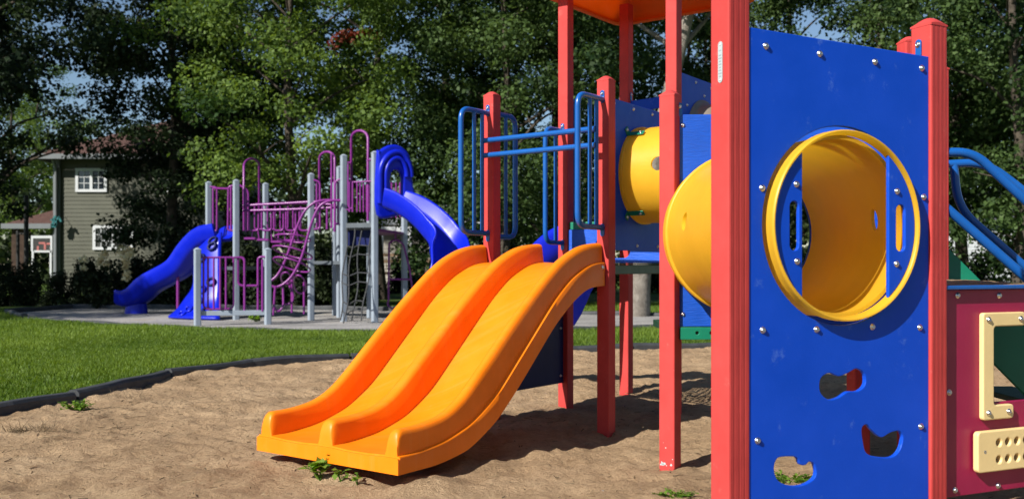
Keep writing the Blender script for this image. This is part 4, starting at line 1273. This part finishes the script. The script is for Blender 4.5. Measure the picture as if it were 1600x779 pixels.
hy = 38.0
house = thing('house', (-14.8, hy + 4, 0), 'two storey sage green clapboard house with brown hip roof behind the dark hedge', 'house')
hx0, hx1, hz = X(86, hy), X(332, hy), 5.46
mb = MB()
mb.box(((hx0 + hx1) / 2, hy + 4.5, hz / 2 - 0.2), ((hx1 - hx0) / 2, 0, 0), (0, 4.5, 0), (0, 0, hz / 2 + 0.1))
clapboard(mb, hx0 + 0.01, hx1 - 0.01, hy, 0.0, hz - 0.15)
mb.build('wall', M['siding'], house)
mb = MB(); ov = 0.55
ex0, ex1, ey0, ey1, ez = hx0 - ov, hx1 + ov, hy - ov, hy + 9 + ov, hz
rx0, rx1, ry, rz = hx0 + 4.0, hx1 - 2.4, hy + 4.5, hz + 2.35
mb.add([(ex0, ey0, ez), (ex1, ey0, ez), (ex1, ey1, ez), (ex0, ey1, ez), (rx0, ry, rz), (rx1, ry, rz)], [(0, 1, 5, 4), (1, 2, 5), (2, 3, 4, 5), (3, 0, 4), (0, 3, 2, 1)])
roof = mb.build('roof', M['shingle'], house)
mb = MB()
mb.bar((ex0 - 0.05, ey0 - 0.06, ez - 0.10), (ex1, ey0 - 0.06, ez - 0.10), 0.11, 0.20); mb.bar((ex0 - 0.06, ey0, ez - 0.10), (ex0 - 0.06, ey1, ez - 0.10), 0.11, 0.20)
mb.build('gutter', M['trim_grey'], house)
mb = MB(); mb.box((hx0 + 0.11, hy - 0.07, 2.6), (0.13, 0, 0), (0, 0.05, 0), (0, 0, 2.72)); mb.tube([(hx0 + 0.12, hy - 0.48, 5.28), (hx0 + 0.12, hy - 0.22, 5.0), (hx0 + 0.12, hy - 0.17, 4.8), (hx0 + 0.12, hy - 0.17, 0.2)], 0.06, 8)
mb.build('corner_board', M['trim_grey'], house)
window(house, 119, 168, 263, 300, hy, 2, 3)
window(house, 146, 209, 352, 390, hy, 3, 3, right_dark=True)
window(house, 262, 306, 264, 300, hy, 2, 3)
# low porch on the left side
mb = MB(); px0, px1 = X(14, hy), hx0 - 0.02
mb.add([(px0 - .1, hy - 0.2, 2.75), (px1, hy - 0.2, 2.75), (px1, hy + 3.4, 2.75), (px0 - .1, hy + 3.4, 2.75), (px0 + 1.2, hy + 1.6, 3.45), (px1, hy + 1.6, 3.45)], [(0, 1, 5, 4), (2, 3, 4, 5), (3, 0, 4), (0, 3, 2, 1)])
mb.build('porch_roof', M['shingle'], house)
mb = MB(); mb.bar((px0 - .15, hy - 0.28, 2.66), (px1, hy - 0.28, 2.66), 0.1, 0.20); mb.build('porch_fascia', M['trim_grey'], house)
for x in (X(37, hy), X(25, hy)):
    mb = MB(); mb.box((x, hy, 1.25), (0.12, 0, 0), (0, 0.12, 0), (0, 0, 1.3)); mb.build('porch_post', M['wood_dark'], house)

# lattice frame on the porch, ornament and pole
lat = thing('lattice_frame', at(66, 440, 36.5), 'white framed panel with dark cells and faded red bars standing on the porch', 'frame')
mb = MB(); y = 36.5
def fb(m_, u0, u1, v0, v1, d=0.05): m_.box(((X(u0, y) + X(u1, y)) / 2, y, (Z(v0, y) + Z(v1, y)) / 2), ((X(u1, y) - X(u0, y)) / 2, 0, 0), (0, d / 2, 0), (0, 0, (Z(v0, y) - Z(v1, y)) / 2))
fb(mb, 49, 82, 368, 372); fb(mb, 49, 52, 372, 392); fb(mb, 79, 82, 372, 392); fb(mb, 54, 82, 391, 394); fb(mb, 50, 53, 392, 440); fb(mb, 78, 81, 392, 440)
mb.build('frame', M['trim'], lat)
mb = MB(); fb(mb, 52, 79, 372, 391, 0.02); mb.build('back_board', M['dark_metal'], lat)
mb = MB(); fb(mb, 61, 71, 378, 381, 0.04); fb(mb, 69, 72, 381, 390, 0.04); fb(mb, 58, 61, 384, 391, 0.04); fb(mb, 73, 79, 379, 382, 0.04); mb.build('red_bars', M['pink'], lat)
orn = thing('hanging_ornament', at(88, 345, 37.6), 'small teal ornament hung on the white corner of the green house', 'ornament')
mb = MB(); R = random.Random(8)
for k in range(9):
    c = at(88 + R.uniform(-6, 6), 346 + R.uniform(-6, 7), 37.55); a = R.uniform(0, PI)
    mb.box(c, Vector((math.cos(a), 0, math.sin(a))) * 0.10, Vector((-math.sin(a), 0, math.cos(a))) * 0.035, (0, 0.03, 0))
mb.build('leaves', M['teal'], orn)
mb = MB(); mb.tube([at(88, 338, 37.55), at(88, 329, 37.75)], 0.012, 6); mb.build('hook', M['dark_metal'], orn)
pole = MB(); pole.tube([(X(41, 30), 30, -0.1), (X(41, 30), 30, 3.3)], 0.07, 8); pole.tube([(X(28, 30), 30, 2.1), (X(44, 30), 30, 2.1)], 0.03, 6); pole.tube([(X(28, 30), 30, 0), (X(28, 30), 30, 2.2)], 0.05, 6)
tag(pole.build('garden_pole', M['dark_metal']), 'thin dark garden pole with crossbar before the porch at the left edge', 'pole')

h2 = thing('house', (-3.2, 47, 0), 'pale house with grey gable roof half hidden by foliage behind the hooded slide', 'house')
y2 = 46.0
mb = MB(); mb.box((X(670, y2), y2 + 3, 1.5), (2.7, 0, 0), (0, 3, 0), (0, 0, 1.7)); clapboard(mb, X(670, y2) - 2.69, X(670, y2) + 2.69, y2, 0, 3.1); mb.build('wall', M['siding_pale'], h2)
mb = MB(); xc = X(690, y2)
mb.add([(xc - 3.6, y2 - 0.6, 3.2), (xc + 3.2, y2 - 0.6, 3.2), (xc + 3.2, y2 + 6.4, 3.2), (xc - 3.6, y2 + 6.4, 3.2), (xc - 3.0, y2 + 2.9, 5.1), (xc + 3.2, y2 + 2.9, 5.1)], [(0, 1, 5, 4), (2, 3, 4, 5), (3, 0, 4), (1, 2, 5), (0, 3, 2, 1)])
mb.add([(xc - 2.0, y2 - 1.1, 3.3), (xc - 0.6, y2 - 1.1, 4.55), (xc + 0.8, y2 - 1.1, 3.3), (xc - 2.0, y2 + 2, 3.3), (xc - 0.6, y2 + 2, 4.55), (xc + 0.8, y2 + 2, 3.3)], [(0, 1, 4, 3), (1, 2, 5, 4), (0, 2, 1)])
mb.build('roof', M['shingle_grey'], h2)
mb = MB(); mb.bar((xc - 2.12, y2 - 1.18, 3.2), (xc - 0.6, y2 - 1.18, 4.56), 0.1, 0.22); mb.bar((xc - 0.6, y2 - 1.18, 4.56), (xc + 0.9, y2 - 1.18, 3.2), 0.1, 0.22); mb.bar((xc - 3.7, y2 - 0.66, 3.15), (xc + 3.2, y2 - 0.66, 3.15), 0.1, 0.24)
mb.build('eaves', M['trim'], h2)
for u in (596, 640, 684):
    mb = MB(); mb.box((X(u, 44.5), 44.5, 1.4), (0.09, 0, 0), (0, 0.09, 0), (0, 0, 1.45)); mb.build('porch_post', M['trim'], h2)
mb = MB(); mb.bar((X(592, 44.5), 44.5, 2.8), (X(700, 44.5), 44.5, 2.8), 0.12, 0.22); mb.build('porch_beam', M['trim'], h2)
mb = MB()
mb.box((X(645, 44.2), 44.9, 0.75), (1.75, 0, 0), (0, 0.7, 0), (0, 0, 0.06))
for v in (398, 408): mb.bar((X(590, 44.2), 44.2, Z(v, 44.2)), (X(702, 44.2), 44.2, Z(v, 44.2)), 0.05, 0.14)
for k in range(30): mb.bar((X(592 + 3.7 * k, 44.2), 44.23, 0.75), (X(592 + 3.7 * k, 44.2), 44.23, 1.5), 0.03, 0.05, up=(0, 1, 0))
mb.build('deck_railing', M['wood'], h2)
h3 = thing('house', (23.5, 50, 0), 'white walled house glimpsed through the trees behind the blue stair rails', 'house')
mb = MB(); mb.box((X(1540, 50), 52, 1.6), (3.6, 0, 0), (0, 2, 0), (0, 0, 1.8)); clapboard(mb, X(1540, 50) - 3.59, X(1540, 50) + 3.59, 50, 0, 3.3); mb.build('wall', M['trim'], h3)
mb = MB(); xa, xb = X(1540, 50) - 4, X(1540, 50) + 4
mb.add([(xa, 49.5, 3.4), (xb, 49.5, 3.4), (xb, 54.5, 3.4), (xa, 54.5, 3.4), (xa, 52, 5.2), (xb, 52, 5.2)], [(0, 1, 5, 4), (2, 3, 4, 5), (0, 4, 3), (1, 2, 5), (0, 3, 2, 1)]); mb.build('roof', M['shingle_grey'], h3)

# ------------------------------------------------------------------ trees
def crown_clumps(seed, n, rx, rz, zc, r0, r1, flat=0.6, hollow=0.35, layered=False, cone=0.0):
    R = np.random.RandomState(seed); out = []; tries = 0
    while len(out) < n and tries < 20000:
        tries += 1
        d = R.normal(size=3); d /= np.linalg.norm(d); k = hollow + (1 - hollow) * R.rand() ** 0.5
        k *= 1 + 0.16 * R.normal() * (R.rand() < 0.5)
        p = d * k
        taper = 1 - cone * (p[2] + 1) / 2
        x, y, z = p[0] * rx * taper, p[1] * rx * taper, zc + p[2] * rz
        if layered: z = round(z / 1.15) * 1.15 + 0.25 * R.normal()
        r = r0 + (r1 - r0) * R.rand()
        if any((x - c[0]) ** 2 + (y - c[1]) ** 2 + ((z - c[2]) / flat) ** 2 < (0.55 * (r + c[3])) ** 2 for c in out): continue
        out.append((x, y, z, r * (0.85 + 0.3 * R.rand()), r * (0.85 + 0.3 * R.rand()), r * flat))
    return out

def trunk_mesh(name, clumps, h, r, seed, mat, limbs=16, lean=0.0):
    R = random.Random(seed); mb = MB()
    def axis(z): return Vector((lean * z + 0.10 * math.sin(z * 0.6 + seed), 0.10 * math.cos(z * 0.5 + seed * 2), z))
    n = 14; pts = [axis(h * k / n - 0.3) for k in range(n + 1)]
    rad = [r * (1.55 if k == 0 else 1.18 if k == 1 else 1) * (1 - 0.85 * k / n) for k in range(n + 1)]
    mb.tube(pts, r, 10, radii=rad)
    for c in sorted(clumps, key=lambda c: R.random())[:limbs]:
        tip = Vector(c[:3]); zb = max(min(tip.z - 0.45 * math.hypot(tip.x, tip.y) - 0.3, h * 0.9), h * 0.12)
        b0 = axis(zb); mid = b0.lerp(tip, 0.5) + Vector((R.uniform(-.3, .3), R.uniform(-.3, .3), 0.25))
        rb = r * (1 - 0.85 * zb / h) * 0.45
        P_ = smooth_path([b0, mid, tip], 5)
        mb.tube(P_, rb, 6, radii=[rb * (1 - 0.85 * i / (len(P_) - 1)) for i in range(len(P_))])
        for _ in range(2):
            q = P_[R.randint(3, len(P_) - 3)]; e = q + Vector((R.uniform(-1, 1), R.uniform(-1, 1), R.uniform(0, 0.8)))
            mb.tube([q, q.lerp(e, .5) + Vector((0, 0, .1)), e], 0.03, 5, radii=[rb * 0.4, rb * 0.25, 0.008])
    me = mb.mesh(name); me.materials.append(mat); return me

KINDS = {}
def kind(name, leafmat, barkmat, seed, n, rx, rz, zc, r0, r1, per, leaf, h, tr, lean=0.0, limbs=16, **kw):
    cl = crown_clumps(seed, n, rx, rz, zc, r0, r1, **kw)
    KINDS[name] = (leaf_cloud(name + '_crown', cl, per, leaf, seed, leafmat), trunk_mesh(name + '_trunk', cl, h, tr, seed, barkmat, limbs, lean))
kind('maple', M['leaf_maple'], M['bark_dark'], 1, 96, 4.0, 5.2, 8.0, 0.45, 1.0, 400, 0.12, 12, 0.20)
kind('maple_b', M['leaf_maple'], M['bark_dark'], 2, 92, 3.9, 5.8, 8.2, 0.45, 1.0, 400, 0.12, 13, 0.19)
kind('dark', M['leaf_dark'], M['bark_dark'], 3, 54, 4.6, 5.6, 8.6, 0.55, 1.2, 400, 0.13, 13, 0.22, layered=True, flat=0.42)
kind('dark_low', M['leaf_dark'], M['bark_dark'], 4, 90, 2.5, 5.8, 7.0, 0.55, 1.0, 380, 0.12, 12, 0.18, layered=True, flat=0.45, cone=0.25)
kind('dense', M['leaf_dense'], M['bark_dark'], 5, 130, 2.9, 6.4, 6.4, 0.45, 0.95, 360, 0.115, 12, 0.18, flat=0.75, hollow=0.5)
kind('dense_b', M['leaf_dense'], M['bark_dark'], 6, 120, 3.7, 6.2, 7.4, 0.45, 1.0, 380, 0.12, 13, 0.2, flat=0.7, hollow=0.45)
kind('tall', M['leaf_dense'], M['bark_dark'], 7, 62, 3.6, 4.0, 10.0, 0.6, 1.1, 380, 0.12, 14, 0.27, lean=0.07, limbs=22, hollow=0.3)
kind('tall_b', M['leaf_dense'], M['bark'], 9, 62, 3.6, 4.0, 10.0, 0.6, 1.1, 300, 0.14, 14, 0.25, lean=0.17, limbs=18, hollow=0.3)
kind('wispy', M['leaf_dense'], M['bark_dark'], 8, 46, 1.9, 5.4, 8.0, 0.45, 0.8, 230, 0.12, 13, 0.12, hollow=0.2)

def tree(k, u, y, rot, sc, label, group='trees behind the playground'):
    me_c, me_t = KINDS[k]
    t = thing('tree', (X(u, y), y, 0), label, 'tree', group)
    Mx = Matrix.Rotation(rot, 4, 'Z') @ Matrix.Scale(sc, 4)
    for nm, me in (('crown', me_c), ('trunk', me_t)):
        o = bpy.data.objects.new(nm, me); COL.objects.link(o); o.parent = t; o.matrix_basis = Mx
    return t
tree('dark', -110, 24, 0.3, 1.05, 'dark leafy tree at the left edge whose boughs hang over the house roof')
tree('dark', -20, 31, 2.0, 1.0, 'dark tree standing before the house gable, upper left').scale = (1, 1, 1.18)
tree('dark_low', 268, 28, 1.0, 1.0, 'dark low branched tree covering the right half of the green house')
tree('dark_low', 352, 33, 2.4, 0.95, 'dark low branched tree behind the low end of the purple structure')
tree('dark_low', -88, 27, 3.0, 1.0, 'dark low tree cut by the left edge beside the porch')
mt = tree('maple', 455, 25.5, 0.5, 0.92, 'sunlit yellow green maple above the purple bridge')
m2 = tree('maple_b', 590, 30, 1.5, 1.0, 'maple with a patch of red leaves above the purple hoops')
tree('dense_b', 690, 33, 2.6, 1.0, 'dense green tree left of the blue slide rails')
tree('dense', 790, 25, 0.2, 0.95, 'leafy tree clothed to the ground behind the left slide post')
tree('dense_b', 870, 31, 3.6, 1.05, 'dense tree filling the gap left of the tall roof posts')
tree('tall', 879, 27, 0.0, 1.0, 'tall tree with a thick bare trunk seen beside the roof post')
tree('tall_b', 990, 20.7, 0.0, 0.95, 'tree with pale grey trunk standing at the edge of the gravel under the deck')
tree('wispy', 1075, 33, 0.0, 1.05, 'thin tree with open crown showing sky between the roof posts')
tree('wispy', 1105, 36, 2.5, 1.1, 'slender dark trunked tree just left of the nearest red post')
tree('dense_b', 1230, 32, 1.2, 1.05, 'dense tree over the left top of the big blue panel')
tree('dense_b', 1380, 30, 4.4, 1.0, 'dense green tree behind the cap of the right red post')
tree('dense', 1500, 27, 2.8, 1.05, 'tree with dotted foliage right of the big blue panel')
tree('dense_b', 1590, 24, 5.2, 0.95, 'tree with visible trunk behind the blue stair rails at the right edge')
tree('dense', 1700, 30, 1.1, 1.0, 'dense tree just past the right edge of the photo')
tree('maple', 20, 46, 1.9, 0.85, 'green maple seen beyond the porch roof at the left edge')
tree('dark', -1150, 16, 1.4, 1.1, 'unseen dark tree added outside the left edge to shade the hedge')  # out of view, added so its shadow darkens hedge and house
tree('dark', -1500, 14.5, 3.4, 1.15, 'unseen tall dark tree added far outside the left edge for its shade')  # second unseen shadow caster, added for the same shade
# a patch of leaves already turned red on the maple over the hoops
R_ = np.random.RandomState(9)
rl = leaf_cloud('red_leaves', [(X(548, 27.0) - X(590, 30) , -3.0, Z(60, 27), 0.55, 0.4, 0.22), (X(575, 27.0) - X(590, 30), -3.0, Z(54, 27), 0.4, 0.3, 0.16), (X(530, 27.0) - X(590, 30), -3.0, Z(72, 27), 0.35, 0.3, 0.14)], 230, 0.13, 31, M['leaf_red'])
o = bpy.data.objects.new('red_leaves', rl); COL.objects.link(o); o.parent = m2

# far wood closing the horizon
cl = []
R_ = np.random.RandomState(17)
for i in range(150):
    u = -250 + 2150 * (i + R_.rand()) / 150; y = 54 + 16 * R_.rand(); top = 4.5 + 4.5 * R_.rand()
    for zz in np.arange(0.6, top, 1.5): cl.append((X(u, y) + R_.normal() * 0.6, y + R_.normal(), zz, 1.5, 1.5, 1.1))
tag(mesh_obj('far_wood', leaf_cloud('far_wood', cl, 60, 0.42, 18, M['leaf_far'], wide=0.42)), 'far green wood closing the view behind the houses', 'wood', kind='stuff')

# ------------------------------------------------------------------ hedge and garden plants
def shrub_kind(name, mat, seed, n, rx, h, leaf, per):
    R = np.random.RandomState(seed); cl = []
    for i in range(n):
        z = h * (0.08 + 0.86 * R.rand()); k = rx * (1.0 - 0.45 * (z / h) ** 2); a = R.rand() * 2 * PI; q = k * R.rand() ** 0.4 * 0.8
        cl.append((q * math.cos(a), q * math.sin(a), z, 0.28, 0.28, 0.30))
    st = MB(); st.tube([(0, 0, -0.2), (0.02, 0.01, h * 0.45), (0.0, 0.0, h * 0.9)], 0.05, 6, radii=[0.06, 0.04, 0.01])
    sm_ = st.mesh(name + '_stem'); sm_.materials.append(M['bark_dark'])
    return leaf_cloud(name, cl, per, leaf, seed, mat, up=0.2), sm_
SH = [shrub_kind('hedge_a', M['leaf_hedge'], 41, 30, 0.75, 1.7, 0.09, 170), shrub_kind('hedge_b', M['leaf_hedge'], 42, 34, 0.85, 1.95, 0.09, 170), shrub_kind('hedge_c', M['leaf_hedge'], 43, 24, 0.8, 1.35, 0.09, 170)]
def shrub(k, x, y, rot, sc, label, group):
    t = thing('hedge_bush', (x, y, 0), label, 'bush', group)
    for nm, me in zip(('foliage', 'stem'), SH[k]):
        o = bpy.data.objects.new(nm, me); COL.objects.link(o); o.parent = t; o.matrix_basis = Matrix.Rotation(rot, 4, 'Z') @ Matrix.Scale(sc, 4)
    return t
R = random.Random(12)
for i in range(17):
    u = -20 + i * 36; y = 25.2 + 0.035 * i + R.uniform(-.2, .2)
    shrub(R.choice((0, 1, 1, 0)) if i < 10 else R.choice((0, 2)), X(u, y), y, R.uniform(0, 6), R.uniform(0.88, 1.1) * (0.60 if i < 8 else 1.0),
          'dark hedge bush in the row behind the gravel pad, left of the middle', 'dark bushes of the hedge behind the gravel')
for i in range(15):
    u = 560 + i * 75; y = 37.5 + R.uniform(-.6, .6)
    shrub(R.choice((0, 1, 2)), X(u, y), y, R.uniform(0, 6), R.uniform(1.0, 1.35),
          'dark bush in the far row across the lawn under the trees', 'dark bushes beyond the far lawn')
# cream flowering shrub before the lower window
hyd = thing('flowering_shrub', (X(160, 24.6), 24.6, 0), 'shrub with cream flower heads below the lower window of the green house', 'shrub')
R_ = np.random.RandomState(51)
cl = [(X(u, 24.6) - X(160, 24.6), 0.2 * R_.normal(), Z(v, 24.6), 0.28, 0.25, 0.24) for u, v in ((135, 440), (150, 425), (165, 432), (182, 420), (190, 440), (145, 455), (172, 455), (160, 470), (185, 465), (196, 415), (140, 415))]
o = bpy.data.objects.new('foliage', leaf_cloud('foliage', cl, 200, 0.09, 52, M['leaf_hedge'])); COL.objects.link(o); o.parent = hyd
for u, v, r in ((131, 405, .075), (155, 409, .06), (161, 400, .085), (164, 395, .05), (167, 412, .05), (189, 391, .11), (194, 399, .09), (201, 398, .07), (198, 409, .07), (196, 418, .055), (199, 427, .06), (197, 433, .07), (203, 390, .055), (131, 418, .05), (205, 396, .05)):
    me = leaf_cloud('flower_head', [(0, 0, 0, r * 1.35, r * 1.2, r * 1.4)], 90, 0.06, u, M['flower'], shell=0.3)
    o = bpy.data.objects.new('flower_head', me); COL.objects.link(o); o.parent = hyd
    o.location = Vector((X(u, 24.2), 24.2, Z(v, 24.2))) - hyd.location

# ------------------------------------------------------------------ small plants in the sand
def weed(name, loc, label, spec, leaf, seed, mat='weed', cat='weed'):
    R = random.Random(seed); mb_v = []; t_ = []
    st = MB()
    root = thing(name, loc, label, cat)
    for _ in range(spec[0]):
        a = R.uniform(0, 2 * PI); ln = R.uniform(*spec[1]); h = R.uniform(*spec[2])
        tip = Vector((math.cos(a) * ln, math.sin(a) * ln * 0.7, h)); mid = tip * 0.5 + UP * h * 0.25
        st.tube([Vector((0, 0, -0.02)), mid, tip], 0.002, 5)
        for k in range(spec[3]):
            q = Vector((0, 0, 0)).lerp(mid, 0.6).lerp(tip, R.uniform(0.1, 1.05))
            d = Vector((R.gauss(0, 1), R.gauss(0, 1), R.gauss(0.25, 0.5))).normalized(); s_ = d.cross(UP).normalized(); L = leaf * R.uniform(0.6, 1.3); n_ = s_.cross(d)
            mb_v.append([q, q + d * L * .45 + s_ * L * .42 + n_ * L * .1, q + d * L - n_ * L * .08, q + d * L * .45 - s_ * L * .42 + n_ * L * .1]); t_.append(R.random())
    me = quads_mesh('leaves', np.array([[tuple(p) for p in q] for q in mb_v]), np.array(t_), M[mat])
    o = bpy.data.objects.new('leaves', me); COL.objects.link(o); o.parent = root
    me = st.mesh('stems'); me.materials.append(M[mat]); o = bpy.data.objects.new('stems', me); COL.objects.link(o); o.parent = root
    return root
def on_sand(u, v):
    y = CAM_H * FPX / (v - CV); return Vector((X(u, y), y, float(sand_h(np.array(X(u, y)), np.array(y))) - 0.005))
weed('leafy_weed', on_sand(500, 741), 'largest green leafy weed growing against the orange slide lip', (11, (0.02, 0.08), (0.03, 0.115), 4), 0.046, 1)
weed('leafy_weed', on_sand(532, 744), 'middle small weed under the orange slide lip', (5, (0.02, 0.06), (0.015, 0.05), 3), 0.034, 2)
weed('leafy_weed', on_sand(558, 748), 'smallest weed sprout under the orange slide lip, nearest its right corner', (4, (0.015, 0.05), (0.01, 0.035), 3), 0.030, 3)
weed('weed_tuft', on_sand(118, 640), 'green feathery weed tuft at the foot of the black border timber on the left', (60, (0.03, 0.15), (0.02, 0.10), 4), 0.026, 4)
weed('weed_tuft', on_sand(1052, 776), 'low grassy tuft in the sand at the bottom edge left of the nearest red post', (26, (0.03, 0.12), (0.008, 0.03), 4), 0.018, 5)
weed('weed_tuft', on_sand(1238, 746), 'sparse green weeds seen through the lowest cut out grip', (70, (0.05, 0.34), (0.01, 0.04), 4), 0.022, 6)
weed('weed_tuft', at(400, 495, 18.6) - Vector((0, 0, 0.08)), 'dark weed clump on the gravel by the foot of a grey post', (24, (0.04, 0.16), (0.05, 0.16), 5), 0.06, 7)
def dry_tuft(loc, label, seed):
    R = random.Random(seed); q = []; t_ = []
    for _ in range(220):
        a = R.uniform(0, 2 * PI); L = R.uniform(0.04, 0.16); d = Vector((math.cos(a), math.sin(a), R.uniform(0.05, 0.8))).normalized() * L
        s_ = d.cross(UP).normalized() * 0.0022; b = Vector((R.gauss(0, .10), R.gauss(0, .05), 0))
        q.append([b - s_, b + s_, b + d + s_ * .3, b + d - s_ * .3]); t_.append(R.random())
    o = mesh_obj('dry_tuft', quads_mesh('dry_tuft', np.array([[tuple(p) for p in k] for k in q]), np.array(t_), M['straw'])); o.location = loc
    tag(o, label, 'dry grass')
dry_tuft(on_sand(303, 590), 'tuft of dry grass straddling the border timber joint left of the slide', 1)
dry_tuft(on_sand(205, 620), 'dry grass clump lying along the foot of the weathered border timber', 2)
dry_tuft(on_sand(50, 672), 'dry grass roots in the sand near the left edge of the photo', 3)
# stones
def stone(loc, r, label, seed):
    bm = bmesh.new(); bmesh.ops.create_icosphere(bm, subdivisions=2, radius=r)
    R = random.Random(seed)
    for v in bm.verts: v.co *= R.uniform(0.8, 1.15); v.co.z *= 0.6
    me = bpy.data.meshes.new('stone'); bm.to_mesh(me); bm.free()
    o = mesh_obj('stone', me, M['stone'], None, True); o.location = loc; tag(o, label, 'stone', 'small stones in the sand')
M['stone'] = rough_mat('stone', (0.22, 0.19, 0.16), (0.42, 0.38, 0.33), 30, 0.9, 0.4, 0.01)
stone(on_sand(942, 764), 0.011, 'small dark pebble on the sand below the red legs', 1)
stone(on_sand(1000, 764), 0.010, 'pale pebble on the sand left of the nearest red post', 2)
